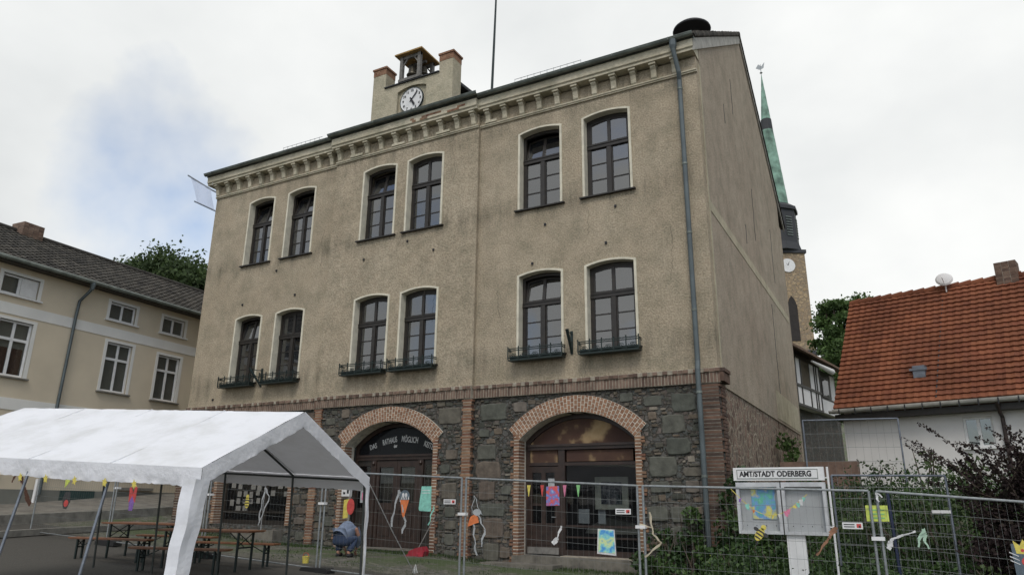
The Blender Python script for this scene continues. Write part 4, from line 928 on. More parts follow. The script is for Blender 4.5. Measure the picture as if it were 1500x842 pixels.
# ------------------------------------------------------------ trees
def leafquad(m, p, s, r=None):
    a = Vector((U(-1, 1), U(-1, 1), U(-1, 1))).normalized(); b = a.cross(Vector((U(-1, 1), U(-1, 1), U(-1, 1)))).normalized(); w = s * U(.5, .8)
    m.face([p - a * s, p - b * w, p + a * s, p + b * w], r)
def cloud(m, c, rad, n, s, base=.5, sh=True):
    for i in range(n):
        while True:
            d = Vector((U(-1, 1), U(-1, 1), U(-1, 1)))
            if .05 < d.length < 1: break
        q = d.normalized() * (d.length ** .45); p = Vector((c[0] + q.x * rad[0], c[1] + q.y * rad[1], c[2] + q.z * rad[2]))
        leafquad(m, p, s * U(.6, 1.3), min(1, max(0, base + U(-.25, .25))))
def tree(name, label, x, y, h, r, leaf, nc, nl, mat, cat='tree', z=None, group=None):
    z = g(x, y) if z is None else z
    t = thing(name, label, cat, (x, y, z), group)
    m = MB(); top = Vector((x + U(-.5, .5), y, z + h * .7)); m.tube([(x, y, z - .3), (x + U(-.2, .2), y, z + h * .3), top], [.035 * h, .026 * h, .01 * h], 8)
    clumps = []
    for i in range(nc):
        th_ = U(0, 2 * pi); ph = U(-.8, 1.0); rr = r * (U(0, 1) ** .5); q = sqrt(max(.04, 1 - ph * ph * .85)); c = Vector((x + cos(th_) * rr * q, y + sin(th_) * rr * q, z + h * .62 + ph * h * .33 + U(-.3, .3))); clumps.append(c)
        if i % 3 == 0: m.tube([(x, y, z + h * U(.25, .5)), Vector((x, y, z + h * .5)).lerp(c, .55) + Vector((0, 0, .02 * h)), c], [.014 * h, .008 * h, .003 * h], 5)
    m.build('trunk', M_bark, t)
    m = MB()
    for c in clumps:
        cr = r * U(.13, .26); b_ = U(.15, .85)
        for k in range(nl):
            d = Vector((random.gauss(0, .62), random.gauss(0, .62), random.gauss(0, .42))) * cr * 1.25
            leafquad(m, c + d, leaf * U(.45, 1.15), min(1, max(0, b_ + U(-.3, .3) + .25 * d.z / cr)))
    m.build('crown', mat, t)
# skyline behind the left house
for i, (x, y, h, r) in enumerate([(-71, 40, 20.6, 2.0), (-66, 40, 19.8, 3.6), (-62.3, 41, 20.6, 3.8), (-58.6, 40, 20.0, 4.0), (-52.6, 39, 17.8, 3.8), (-55.6, 42, 19.3, 4.0)]):
    lab = ['slim treetop just showing over the dark tiled ridge, leftmost of the row', 'second tree from the left above the dark tiled roof', 'third tree from the left above the dark tiled roof', 'fourth tree from the left, broad and bushy above the dark tiled roof', 'lowest tree, right beside the town hall upper left wall', 'fifth tree from the left, just before the one touching the town hall'][i]
    tree('deciduous_tree', lab, x, y, h + .6, r * 1.15, .2, 110, 230, M_leafd, group='trees behind the left house', z=3.2)
for i, (x, y, h, r) in enumerate([(-4.2, 70, 16.0, 2.3), (-2.2, 73, 16.6, 2.6), (1.0, 74, 14.5, 3.2), (-3.6, 67, 11.5, 2.6), (-.8, 64, 11, 3.0), (4.5, 76, 12.5, 3.4)]):
    lab = ['tree directly right of the church tower', 'tallest tree between church tower and red roof', 'tree half hidden behind the left end of the red ridge', 'lower bushy tree right of the church tower base', 'lower tree just left of the red tiled roof edge', 'tree hidden mostly behind the red tiled roof'][i]
    tree('deciduous_tree', lab, x, y, h, r, .19, 80, 190, M_leafm, group='trees between the church and the cottage', z=4.5)

# ------------------------------------------------------------ ivy, shrubs, weeds by the corner
def bush(name, label, cat, blobs, leaf, n, mat, stems=True, group=None):
    x, y = blobs[0][0], blobs[0][1]; t = thing(name, label, cat, (x, y, g(x, y)), group); m = MB()
    for (bx, by, bz, rx, ry, rz) in blobs:
        k = max(3, int(rx * ry * rz * 22) + 4)
        for i in range(k):
            a = U(0, 2 * pi); q = U(.2, .9); c = (bx + cos(a) * rx * q, by + sin(a) * ry * q, bz + U(-.7, .8) * rz); s = U(.18, .34) * min(1, max(rx, rz) + .3)
            cloud(m, c, (s, s, s), n, leaf, U(.15, .85))
    m.build('foliage', mat, t)
    if stems:
        m = MB()
        for (bx, by, bz, rx, ry, rz) in blobs:
            for i in range(4): xx = bx + U(-.3, .3) * rx; yy = by + U(-.3, .3) * ry; m.tube([(xx, yy, g(xx, yy) - .1), (xx + U(-.1, .1), yy, (bz + g(xx, yy)) / 2), (bx + U(-.6, .6) * rx, by + U(-.6, .6) * ry, bz + rz * .8)], [.03, .02, .008], 5)
        m.build('stem', M_bark, t)
bush('ivy', 'dark ivy mound spreading left of the downpipe at the stone wall foot', 'ivy', [(-4.95, 16.55, .75, .4, .35, .45), (-4.55, 16.7, 1.15, .3, .22, .4), (-4.45, 16.5, .6, .35, .3, .4), (-5.3, 16.4, .4, .4, .4, .3), (-5.0, 15.9, .3, .6, .4, .3), (-4.3, 15.6, .1, .6, .4, .3)], .055, 90, M_ivy)
bush('ivy', 'tall dark ivy climbing the corner right of the downpipe', 'ivy', [(-3.55, 16.6, 1.2, .35, .35, .8), (-3.5, 16.75, 2.1, .25, .25, .5), (-3.0, 16.3, .9, .6, .5, .7), (-3.5, 16.0, .4, .5, .5, .5), (-2.6, 16.6, 1.2, .5, .5, .7)], .055, 90, M_ivy)
bush('shrub', 'leafy shrub under the notice board display case', 'shrub', [(-2.5, 15.0, .4, .8, .6, .6), (-1.9, 15.2, .5, .6, .5, .5), (-3.3, 15.2, .35, .7, .5, .5)], .055, 55, M_ivy)
bush('wall_plant', 'bright green plant growing against the rubble side wall', 'plant', [(-3.35, 24.5, 3.3, .3, .5, .5), (-3.3, 24.2, 2.8, .3, .4, .4)], .07, 40, M_leafm)
bush('shrub', 'green bush growing behind the yellow sign', 'shrub', [(-.6, 16.6, 1.1, .8, .7, .8), (.3, 16.3, 1.2, .7, .6, .75)], .05, 50, M_leafd)
bush('shrub', 'low green scrub below the thin white post', 'shrub', [(-1.0, 14.4, .25, .8, .6, .5), (0, 14.0, .2, .9, .6, .45)], .045, 50, M_ivy)
bush('shrub', 'green scrub in front of the dark purple bush', 'shrub', [(1.0, 13.2, .3, .9, .5, .6), (1.9, 13.4, .3, .8, .5, .6)], .045, 50, M_leafd)
bush('shrub', 'thin leafy bush before the cottage wall', 'shrub', [(.3, 19.5, 2.4, .6, .5, .7), (1.1, 19.7, 2.3, .6, .5, .6), (-.7, 19.8, 2.2, .6, .5, .5)], .05, 36, M_leafd)
# barberry with long arching shoots
t = thing('barberry_bush', 'large dark purple-brown bush with spiky arching shoots at the right edge', 'bush', (1.9, 15, g(1.9, 15)))
m = MB(); st = MB()
for (bx, by, bz, rx, ry, rz) in [(1.2, 14.9, .8, .6, .5, .8), (1.7, 14.9, 1.4, .65, .5, .9), (2.2, 14.8, 1.7, .7, .5, 1.0), (2.0, 14.6, .6, .9, .5, .7), (1.0, 15.1, 1.7, .4, .4, .4), (2.9, 15, 1.6, .8, .6, 1.2)]:
    for i in range(int(rx * rz * 95)):
        a = U(0, 2 * pi); q = sqrt(U(.0, .95)); cloud(m, (bx + cos(a) * rx * q, by + sin(a) * ry * q, bz + U(-.85, .9) * rz), (.2, .2, .18), 60, .04, U(.1, .7))
for i in range(46):
    a = U(-1.5, .8); L = U(.7, 1.5); p0 = Vector((1.6 + U(-.7, 1.0), 14.8 + U(-.3, .3), U(1.3, 2.2))); pts = []
    for k in range(9): q = k / 8; pts.append(p0 + Vector((sin(a) * L * .75 * q + .25 * sin(a) * q * q, U(-.02, .02), L * q * cos(a * .8) * (1 - .25 * q))))
    st.tube(pts, [.009 - .0008 * k for k in range(9)], 4)
    for k in range(110): q = U(.05, 1) * 7.9; j = int(q); p = pts[j].lerp(pts[j + 1], q - j) + Vector((U(-.04, .04), U(-.04, .04), U(-.04, .04))); leafquad(m, p, .028, U(.1, .8))
m.build('foliage', M_berb, t); st.build('stem', M_bark, t)
# weeds and grass
def weeds():
    m = MB()
    def blade(x, y, h):
        z = g(x, y); a = U(0, 2 * pi); w = U(.006, .014); d = Vector((cos(a), sin(a), 0)); l = Vector((U(-.5, .5), U(-.5, .5), 0)) * h * .6; p = Vector((x, y, z))
        m.face([p - d * w, p + d * w, p + d * w * .5 + l * .5 + Vector((0, 0, h * .6)), p + l + Vector((0, 0, h))])
    for i in range(7000):
        x = U(-3.8, 6); y = U(11.2, 19.5); blade(x, y, U(.1, .35))
    for i in range(5500):
        x = U(-16, -4.5); y = 16.95 - abs(random.gauss(0, .35)); blade(x, y, U(.02, .08))
    for i in range(4500):
        c = U(-15, -5); y = U(13.0, 16.5)
        if sin(c * 3.1) * cos(y * 2.3) + U(-.4, .4) > .45: blade(c, y, U(.01, .045))
    for i in range(1500):
        x = U(-22, -15.5); y = 16.9 - abs(random.gauss(0, .3)); blade(x, y, U(.03, .13))
    tag(m.build('grass', M_leafd), 'long weeds and grass in the yard and along the wall foot', 'grass', kind='stuff')
    m = MB()
    for i in range(2600):
        x = U(-3.4, 6); y = U(12.5, 19); s = U(.12, .3); cloud(m, (x, y, g(x, y) + s * U(.6, 2.2)), (s * 1.2, s, s), 34, .036, U(.1, .9))
    tag(m.build('undergrowth', M_ivy), 'dense dark undergrowth covering the fenced yard', 'undergrowth', kind='stuff')
weeds()

# ------------------------------------------------------------ construction fence
fence_top = {-21.55: 2.75, -18.05: 2.6, -14.55: 2.45, -11.05: 2.28, -7.55: 2.12, -4.06: 1.97, -.54: 1.89, 2.96: 1.62, 6.4: 1.45}
def panel(name, label, p0, p1, hgt=2.0, steel=M_galv, group='construction fence panels', vs_=.1, hs=.25, wr=.0013):
    p0 = Vector(p0); p1 = Vector(p1); t = thing(name, label, 'fence', (p0.x, p0.y, p0.z - hgt), group)
    dn = Vector((0, 0, -hgt)); d = (p1 - p0); L = d.length; u = d / L; a = p0 + u * .05; b = p1 - u * .05
    m = MB(); m.tube([a, b], .019, 8); m.tube([a + dn * .97, b + dn * .97], .015, 6)
    for q in (a, b): m.tube([q, q + dn], .021, 8)
    m.build('frame', steel, t)
    m = MB(); n = int(L / vs_)
    for i in range(1, n): q = a.lerp(b, i / n); m.tube([q, q + dn * .97], wr, 3, False)
    k = int(hgt / hs)
    for j in range(1, k): m.tube([a + dn * j / k, b + dn * j / k], wr * 2.1, 3, False)
    m.build('wire_mesh', M_wire, t)
    return t
xs = sorted(fence_top); names = ['fence panel furthest left, out beyond the tent', 'fence panel behind the left beer table', 'fence panel behind the right beer table carrying the paper bee', 'fence panel right of the tent carrying the ice-cream cut-out', 'fence panel before the shop doorway with coloured pennants', 'fence panel before the ivy and notice board', 'fence panel at the right edge before the purple bush', 'fence panel beyond the right edge']
for i in range(len(xs) - 2):
    a, b = xs[i], xs[i + 1]; ya = 12.05 if a > -12 else 12.0; panel('construction_fence', names[i], (a, ya, fence_top[a]), (b, 12.05 if b > -12 else 12.0, fence_top[b]))
for i, x in enumerate(xs[1:-1]):
    lab = ['far left', 'left beer table', 'right beer table', 'bent-over person', 'orange paper streamer', 'ivy mound', 'yellow sign', 'right edge'][i]
    t = thing('ballast_block', f'black rubber fence ballast block by the {lab}', 'ballast block', (x, 12.03, fence_top[x] - 2.0), 'fence ballast blocks')
    z = fence_top[x] - 2.0
    m = MB(); pf = [(-.38, 0), (-.38, .09), (-.33, .13), (.33, .13), (.38, .09), (.38, 0)]; m.prism([(x + a, 11.92, z + b - .05) for a, b in pf], (0, .23, 0)); m.build('block', M_black, t)
    m = MB(); m.box(x - .085, x + .085, 11.99, 12.09, z + 1.32, z + 1.37); tag(m.build('fence_clamp', M_white, org=(x, 12.04, z + 1.34)), f'pale clamp joining the two fence posts by the {lab}', 'clamp', 'fence clamps')
# yard fences further back
panel('construction_fence', 'blue-grey fence panel high up beside the rubble side wall', (-2.3, 19.5, 3.74), (-.08, 19.5, 3.70), 2.0, M_galvb, 'yard fence panels', .17, .3, .002)
panel('construction_fence', 'blue-grey fence panel behind the notice board', (-1.36, 14.8, 2.22), (.55, 14.8, 2.20), 2.0, M_galvb, 'yard fence panels', .1, .2, .0022)
0 and panel('construction_fence', 'blue-grey fence panel receding beside the purple bush', (.62, 14.8, 2.2), (1.1, 11.9+.6, 1.9), 2.0, M_galvb, 'yard fence panels', .12, .25, .002)
tag(MB().tube([(-.38, 14.6, .1), (-.42, 14.6, 1.95)], .028, 8).build('blue_post', plain('dark_blue_paint', (.018, .026, .06), .5), org=(-.4, 14.6, .1)), 'dark blue post standing in the scrub right of the yellow sign', 'post')
# guy rope of the tent handled below

# ------------------------------------------------------------ party tent
tu = Vector((-.990, -.140, 0)); tv = Vector((-.140, .990, 0)); TA = Vector((-7.918, 6.365, 2.05)); TB = Vector((-8.478, 10.326, 2.08))
def TP(s, v, z):      # s metres along ridge, v 0..1 across
    p = TA.lerp(TB, v) + tu * s; p.z = z + .045 * s + TA.z + (TB.z - TA.z) * v; return p
tent = thing('party_tent', 'white party tent with open gable end over the beer tables', 'tent', (TA.x - 2.5, TA.y + 1.6, .2))
BAY = 1.55; NB = 4; LT = BAY * NB; RH = .92
m = MB(); nS, nV = 48, 14
def rz_(v): return RH * (1 - abs(2 * v - 1))
for side in (0, 1):
    vs = []
    for i in range(nS + 1):
        s = LT * i / nS; ph = (s / BAY) % 1; sag = .05 * sin(pi * ph)
        for j in range(nV + 1):
            v = (j / nV) * .5 if side == 0 else 1 - (j / nV) * .5
            w = sin(pi * j / nV); p = TP(s, v, rz_(v)); p.z += -sag * w + U(-.005, .005) + .008 * sin(s * 6 + j * .7) * w; vs.append(p)
    n = nV + 1; m.add(vs, [(i * n + j, i * n + j + 1, (i + 1) * n + j + 1, (i + 1) * n + j) for i in range(nS) for j in range(nV)])
cov = m.build('roof_cover', M_tent, tent, smooth=True)
M_val = cloth('wrinkled_valance', (.78, .785, .80), .2, .9, 9)
for v, o_ in ((0, -1), (1, 1)):
    m = MB(); vs = []; n = 110
    for i in range(n + 1):
        s = -.03 + (LT + .06) * i / n; wr_ = random.gauss(0, 1)
        for j in range(6):
            q = j / 5; p = TP(s, v, -.24 * q + (.006 * wr_ + .008 * sin(s * 2.1)) * q + .004) + tv * o_ * (.014 + q * (.014 * sin(s * 5.3 + 1.5 * sin(s * 2.2)) + .011 * random.gauss(0, 1))); vs.append(p)
    m.add(vs, [(i * 6 + j, i * 6 + j + 1, (i + 1) * 6 + j + 1, (i + 1) * 6 + j) for i in range(n) for j in range(5)])
    m.build('side_valance', M_val, tent, smooth=True)
for s, dd in ((-.015, -1), (LT + .015, 1)):
    m = MB(); vs = []; n = 70
    for i in range(n + 1):
        v = i / n; wr_ = random.gauss(0, 1)
        for j in range(5): q = j / 4; p = TP(s, v, rz_(v) + .004 - (.23 + .004 * wr_) * q) + tu * dd * (.012 + q * (.008 * sin(i * .5) + .006 * random.gauss(0, 1))); vs.append(p)
    m.add(vs, [(i * 5 + j, i * 5 + j + 1, (i + 1) * 5 + j + 1, (i + 1) * 5 + j) for i in range(n) for j in range(4)])
    m.build('gable_trim', M_val, tent, smooth=True)
m = MB()
for k in range(1, NB):
    for a_, b_ in ((0, .5), (1, .5)): m.tube([TP(BAY * k, a_, .006), TP(BAY * k, (a_ + b_) / 2, rz_((a_ + b_) / 2) - .022), TP(BAY * k, b_, RH + .004)], .012, 4)
m.build('seam', M_tent, tent)
M_tp = plain('dark_green_tube', (.06, .068, .062), .5, .4)
m = MB()
for k in range(NB + 1):
    s = BAY * k; s = min(max(s, .03), LT - .03)
    for v, o_, sp in ((0.012, -1, .34), (.988, 1, .08)):
        top = TP(s, v, -.05); foot = top + tv * o_ * sp; foot.z = g(foot.x, foot.y); mid = top.lerp(foot, .5)
        MB().tube([top, foot], .02, 8).build('leg', M_tp if v > .5 else M_galvb, tent)
    pk = TP(s, .5, RH - .04); m.tube([TP(s, .012, -.04), pk, TP(s, .988, -.04)], .019, 8)
    m.tube([TP(s, .4, rz_(.4) - .04), TP(s, .6, rz_(.6) - .04)], .012, 6)
for v, z in ((.012, -.06), (.988, -.06), (.5, RH - .05)): m.tube([TP(0.02, v, z), TP(LT - .02, v, z)], .019, 8)
m.build('roof_frame', M_tp, tent)
# cloth leg covers on the open gable
for v, o_, w0, w1, sp in ((0, -1, .25, .2, .22), (1, 1, .11, .04, .02)):
    vs = []; n = 24
    for i in range(n + 1):
        q = i / n; top = TP(-.035, v, -.14) + tv * o_ * (.10 if v == 0 else .02); foot = top + tv * o_ * sp; foot.z = g(foot.x, foot.y) + .02; c = top.lerp(foot, q); w = w0 + (w1 - w0) * q
        c = c + tu * .008 * sin(i * .7) + tv * .006 * sin(i * 1.1); inn = -o_
        vs += [c + tv * inn * w, c + tv * inn * w * .5 - tu * .012 * sin(i * .5), c, c + tu * w * .5 + tv * inn * .006 * sin(i * .6), c + tu * w * .8]
    MBx = MB(); MBx.add(vs, [(i * 5 + j, i * 5 + j + 1, (i + 1) * 5 + j + 1, (i + 1) * 5 + j) for i in range(n) for j in range(4)])
    lc = MBx.build('leg_cover', M_tent, tent); sl = lc.modifiers.new('t', 'SOLIDIFY'); sl.thickness = .006
pa = TP(0, 1, -.05); pb = Vector((-9.6, 13.44, g(-9.6, 13.44)))
m = MB().tube([pa, pa.lerp(pb, .5) - Vector((0, 0, .03)), pb], .009, 6); t = thing('guy_rope', 'white guy rope slanting from the tent corner to the ground', 'rope', pb); m.build('rope', P_white, t)
m = MB().tube([pb + Vector((-.05, 0, .02)), pb + Vector((.02, 0, .18)), pb + Vector((.07, 0, .02))], .011, 5); m.tube([pb, pb + Vector((.0, 0, .12))], .022, 6); m.build('rope_knot', P_white, t)

# ------------------------------------------------------------ beer tables and benches
M_top = plain('orange_brown_boards', (.20, .085, .04), .45, var=.15, sc=6)
def beer(name, label, L, W, H, loc, ang):
    t = local_thing(name, label, 'table' if W > .4 else 'bench', loc, rz=radians(ang), group='beer tables' if W > .4 else 'beer benches')
    m = MB(); nb = 4 if W > .4 else 2
    for k in range(nb): m.box(-L / 2, L / 2, -W / 2 + W * k / nb + .003, -W / 2 + W * (k + 1) / nb - .003, H - .028, H)
    m.box(-L / 2 + .03, L / 2 - .03, -W / 2 + .02, W / 2 - .02, H - .04, H - .03); m.build('tabletop' if W > .4 else 'seat', M_top, t)
    for s in (-1, 1):
        m = MB(); x = s * (L / 2 - .25)
        for y in (-W / 2 + .05, W / 2 - .05): m.box(x - .018, x + .018, y - .018, y + .018, 0, H - .04)
        m.box(x - .014, x + .014, -W / 2 + .06, W / 2 - .06, H * .55, H * .55 + .03)
        m.tube([(x, -W / 2 + .05, H * .6), (x, W / 2 - .05, H - .05)], .01, 5); m.tube([(x, W / 2 - .05, H * .6), (x, -W / 2 + .05, H - .05)], .01, 5)
        m.tube([(x, 0, H * .56), (x - s * .38, 0, H - .05)], .01, 5); m.build('leg_frame', M_iron, t)
def at(x, y): return (x, y, g(x, y))
beer('beer_table', 'left brown beer table with folding legs under the tent', 2.2, .6, .77, at(-15.05, 10.95), 9)
beer('beer_table', 'right brown beer table with folding legs near the tent leg', 2.2, .6, .77, at(-12.85, 10.75), 14)
beer('beer_bench', 'bench on the near side of the left beer table', 2.2, .25, .47, at(-15.3, 10.25), 9)
beer('beer_bench', 'bench on the fence side of the left beer table', 2.2, .25, .47, at(-15.0, 11.65), 9)
beer('beer_bench', 'bench on the near side of the right beer table', 2.2, .25, .47, at(-12.75, 10.0), 14)
beer('beer_bench', 'bench on the fence side of the right beer table', 2.2, .25, .47, at(-13.0, 11.5), 12)

# ------------------------------------------------------------ notice board
nb = thing('notice_board', 'white metal notice board with two glazed cases lettered for the town office', 'notice board', (-1.9, 12.85, g(-1.9, 12.8)))
bx0, bx1, by = -2.66, -1.22, 12.8
m = MB(); m.box(bx0, bx1 - .02, by, by + .1, 2.07, 2.28); m.box(bx0 + .05, bx1 - .1, by - .006, by + .0, 2.095, 2.255); m.build('header_panel', M_white, nb)
m = MB(); m.ring([(bx0 + .06, by - .011, 2.10), (bx0 + .06, by - .011, 2.25), (bx1 - .11, by - .011, 2.25), (bx1 - .11, by - .011, 2.10)], [(bx0 + .068, by - .011, 2.108), (bx0 + .068, by - .011, 2.242), (bx1 - .118, by - .011, 2.242), (bx1 - .118, by - .011, 2.108)], (0, .004, 0), closed=True); m.build('header_line', M_zinc, nb)
text('board_lettering', 'AMT/STADT ODERBERG', .122, M_ink, nb, Matrix.Translation((bx0 + .67, by - .008, 2.172)) @ RX @ Matrix.Diagonal((.86, 1, 1, 1)), .002, .0044)
def case(a, b):
    m = MB(); z0, z1 = 1.23, 2.04
    for q in ((a, a + .05, z0, z1), (b - .05, b, z0, z1), (a + .05, b - .05, z0, z0 + .05), (a + .05, b - .05, z1 - .07, z1)): m.box(q[0], q[1], by - .03, by + .12, q[2], q[3])
    c = m.build('display_case', plain('pale_aluminium', (.55, .56, .56), .5, .2), nb); MB().box(a + .04, b - .04, by + .085, by + .1, z0 + .04, z1 - .04).build('backing', plain('pinboard_grey', (.50, .52, .52), .8, var=.03), c)
    MB().box(a + .05, b - .05, by + .0, by + .004, z0 + .05, z1 - .05).build('case_glass', M_glassc, c)
    m = MB()
    for k in range(4): m.lathe((a + .12 + k * (b - a - .24) / 3, by + .083, z0 + .13), [(.008, 0), (.006, .006)], 8, axis='y')
    m.build('pin', M_ink, c)
case(bx0 + .03, -1.93); case(-1.91, bx1 - .02)
MB().box(-2.0 + .1, -1.62, by + .02, by + .11, g(-1.9, 12.8) - .1, 1.23).build('post', M_white, nb)
m = MB().tube([(bx1 + .03, by + .04, 2.28), (bx1 + .03, by + .04, -.2)], .018, 8); m.box(bx1 - .03, bx1 + .03, by + .03, by + .05, 2.1, 2.12); m.box(bx1 - .03, bx1 + .03, by + .03, by + .05, 1.35, 1.37); m.build('side_rod', M_white, nb)
t = tag(MB().box(-2.41, -2.03, by + .07, by + .075, 1.46, 1.97).build('event_poster', P_art2, org=(-2.2, by, 1.46)), 'blue and yellow painted poster inside the left display case', 'poster')

# ------------------------------------------------------------ paper decorations on the fence
YF = 12.02
def ribbon(m, pts, w, th=.004, tw=0):
    pts = [Vector(p) for p in pts]
    for i in range(len(pts) - 1):
        a, b = pts[i], pts[i + 1]; d = (b - a).normalized(); n = Vector((d.z, 0, -d.x)); wa = w * (.8 + .3 * sin(i * 1.3)); 
        m.add([a - n * wa / 2, a + n * wa / 2, b + n * wa / 2, b - n * wa / 2] + [q + Vector((0, th, 0)) for q in (a - n * wa / 2, a + n * wa / 2, b + n * wa / 2, b - n * wa / 2)], [(0, 1, 2, 3), (7, 6, 5, 4), (0, 4, 5, 1), (1, 5, 6, 2), (2, 6, 7, 3), (3, 7, 4, 0)])
def wav(x0, z0, x1, z1, n=8, amp=.02, y=YF): return [(x0 + (x1 - x0) * i / n + amp * sin(i * 1.7), y - .01 + .008 * sin(i), z0 + (z1 - z0) * i / n) for i in range(n + 1)]
def deco(name, label, cat, mats, fn, org, group=None):
    m = MB(); fn(m); return tag(m.build(name, mats, org=org), label, cat, group)
def poly(m, pts, y=YF, th=.006, mi=0): m.mi = mi; m.prism([(a, y - .012 - .002 * mi, b) for a, b in pts], (0, th, 0)); m.mi = 0
def ell(cx, cz, rx, rz, n=16, a=0): return [(cx + rx * cos(t) * cos(a) - rz * sin(t) * sin(a), cz + rx * cos(t) * sin(a) + rz * sin(t) * cos(a)) for t in [2 * pi * i / n for i in range(n)]]
def f(m): ribbon(m, wav(-9.06, 1.9, -9.2, 1.2, 8, .015), .045); ribbon(m, wav(-9.05, 1.9, -8.86, 1.3, 8, .015), .045); ribbon(m, wav(-8.86, 1.3, -8.92, 1.08, 4), .05)
deco('ribbon', 'long grey-white ribbon hanging in two strands left of the ice-cream cut-out', 'ribbon', P_grey, f, (-9.06, YF, 1.5))
def f(m):
    poly(m, ell(-8.9, 1.78, .12, .12), mi=0); poly(m, [(-9.0, 1.71), (-8.79, 1.71), (-8.88, 1.42), (-8.91, 1.38), (-8.94, 1.42)], mi=1); poly(m, ell(-8.935, 1.8, .028, .045), mi=2); poly(m, ell(-8.865, 1.8, .028, .045), mi=2)
    for k in range(4): poly(m, [(-8.98 + k * .055, 1.72), (-8.97 + k * .055, 1.78), (-8.95 + k * .055, 1.72)], mi=2)
deco('paper_ice_cream', 'dark scoop and orange cone paper cut-out with two white eyes', 'decoration', [P_slate, P_or, P_white], f, (-8.9, YF, 1.4))
def f(m): poly(m, [(-8.5, 1.97), (-8.27, 1.97), (-8.26, 1.52), (-8.29, 1.5), (-8.53, 1.51), (-8.55, 1.55)]); [poly(m, [(-8.49, 1.9 - k * .05), (-8.3, 1.9 - k * .05), (-8.3, 1.888 - k * .05), (-8.49, 1.888 - k * .05)], mi=1) for k in range(2)]
deco('mint_poster', 'mint green rounded paper panel beside the right jamb of the entrance', 'poster', [P_mint, P_white], f, (-8.4, YF, 1.5))
def plate(x0, x1, z0, z1, lab):
    def f(m):
        m.box(x0, x1, YF - .016, YF - .01, z0, z1); m.mi = 1; h = z1 - z0; m.box(x0 + .02, x0 + (x1 - x0) * .6, YF - .018, YF - .0161, z0 + h * .6, z0 + h * .75); m.box(x0 + .02, x0 + (x1 - x0) * .6, YF - .018, YF - .0161, z0 + h * .25, z0 + h * .4); m.mi = 2; m.box(x1 - (x1 - x0) * .3, x1 - .02, YF - .018, YF - .0161, z0 + h * .2, z1 - h * .2); m.mi = 1; m.box(x1 - (x1 - x0) * .2, x1 - .03, YF - .019, YF - .0181, z0 + h * .2, z1 - h * .5); m.mi = 0
    deco('hire_plate', lab, 'sign', [M_white, M_ink, P_red], f, ((x0 + x1) / 2, YF, z0), 'fence hire plates')
plate(-7.97, -7.7, 1.64, 1.73, 'small white plate with red corner on the fence before the stone pier'); plate(-4.49, -4.22, 1.51, 1.6, 'small white plate with red corner on the fence before the shop window'); plate(-.99, -.72, 1.36, 1.45, 'small white plate with red corner left of the yellow sign')
def f(m): poly(m, [(-7.4, 1.32), (-7.36, 1.42), (-7.28, 1.46), (-7.2, 1.42), (-7.18, 1.32), (-7.26, 1.3), (-7.42, 1.24)], mi=0); poly(m, ell(-7.22, 1.5, .09, .06), mi=1); m.mi = 1; ribbon(m, wav(-7.3, 1.3, -7.22, .75, 8, .02), .035); ribbon(m, wav(-7.2, 1.45, -7.05, 1.2, 5), .03); ribbon(m, wav(-7.05, 1.2, -7.12, .9, 5), .04); ribbon(m, wav(-7.3, 1.8, -7.34, 1.45, 5), .012); ribbon(m, wav(-7.3, 1.8, -7.12, 1.45, 5), .012)
deco('paper_jellyfish', 'orange and white paper jellyfish with trailing streamers on the post', 'decoration', [P_or, P_grey], f, (-7.3, YF, 1.3))
def f(m): ribbon(m, wav(-8.2, 1.6, -8.3, 1.25, 6), .03)
deco('ribbon', 'thin pale teal ribbon on the fence beside the mint green poster', 'ribbon', P_mint, f, (-8.2, YF, 1.3))
for x, mt, cn in ((-6.14, P_yel, 'yellow'), (-5.87, P_red, 'red'), (-5.43, P_pink, 'pink'), (-5.17, P_green, 'green')):
    deco('pennant', f'small {cn} pennant hanging from the fence top before the shop', 'pennant', mt, lambda m: poly(m, [(x - .035, 1.985), (x + .035, 1.985), (x + .005, 1.79), (x - .005, 1.79)]), (x, YF, 1.9), 'pennants on the fence')
deco('event_flyer', 'red and blue printed flyer hanging between the pennants', 'poster', [P_art3, P_white], lambda m: poly(m, [(-5.79, 1.96), (-5.54, 1.97), (-5.53, 1.64), (-5.79, 1.63)]), (-5.66, YF, 1.65))
def f(m): ribbon(m, wav(-5.5, 1.3, -5.58, 1.1, 5, .01), .04); ribbon(m, wav(-5.58, 1.1, -5.66, 1.0, 3, .01), .08)
deco('ribbon', 'short white ribbon bow below the flyer', 'ribbon', P_white, f, (-5.55, YF, 1.15))
deco('child_painting', 'blue and green child painting on white paper before the shop window', 'poster', [P_art, P_white], lambda m: (poly(m, [(-4.82, 1.27), (-4.52, 1.26), (-4.50, .85), (-4.84, .87)], mi=1), poly(m, [(-4.80, 1.255), (-4.535, 1.245), (-4.52, .885), (-4.815, .9)], y=YF - .006)), (-4.67, YF, .9))
def f(m): ribbon(m, wav(-3.9, 1.55, -3.85, 1.2, 6, .01), .035); ribbon(m, wav(-4.08, 1.36, -3.85, 1.3, 5, .01), .03); ribbon(m, wav(-3.85, 1.2, -3.72, 1.08, 4, .01), .03); ribbon(m, wav(-3.72, 1.08, -4.0, .85, 6, .01), .035)
deco('paper_streamer', 'long cream paper streamer dangling before the ivy mound', 'ribbon', paper('cream', (.55, .48, .34)), f, (-3.9, YF, 1.2))
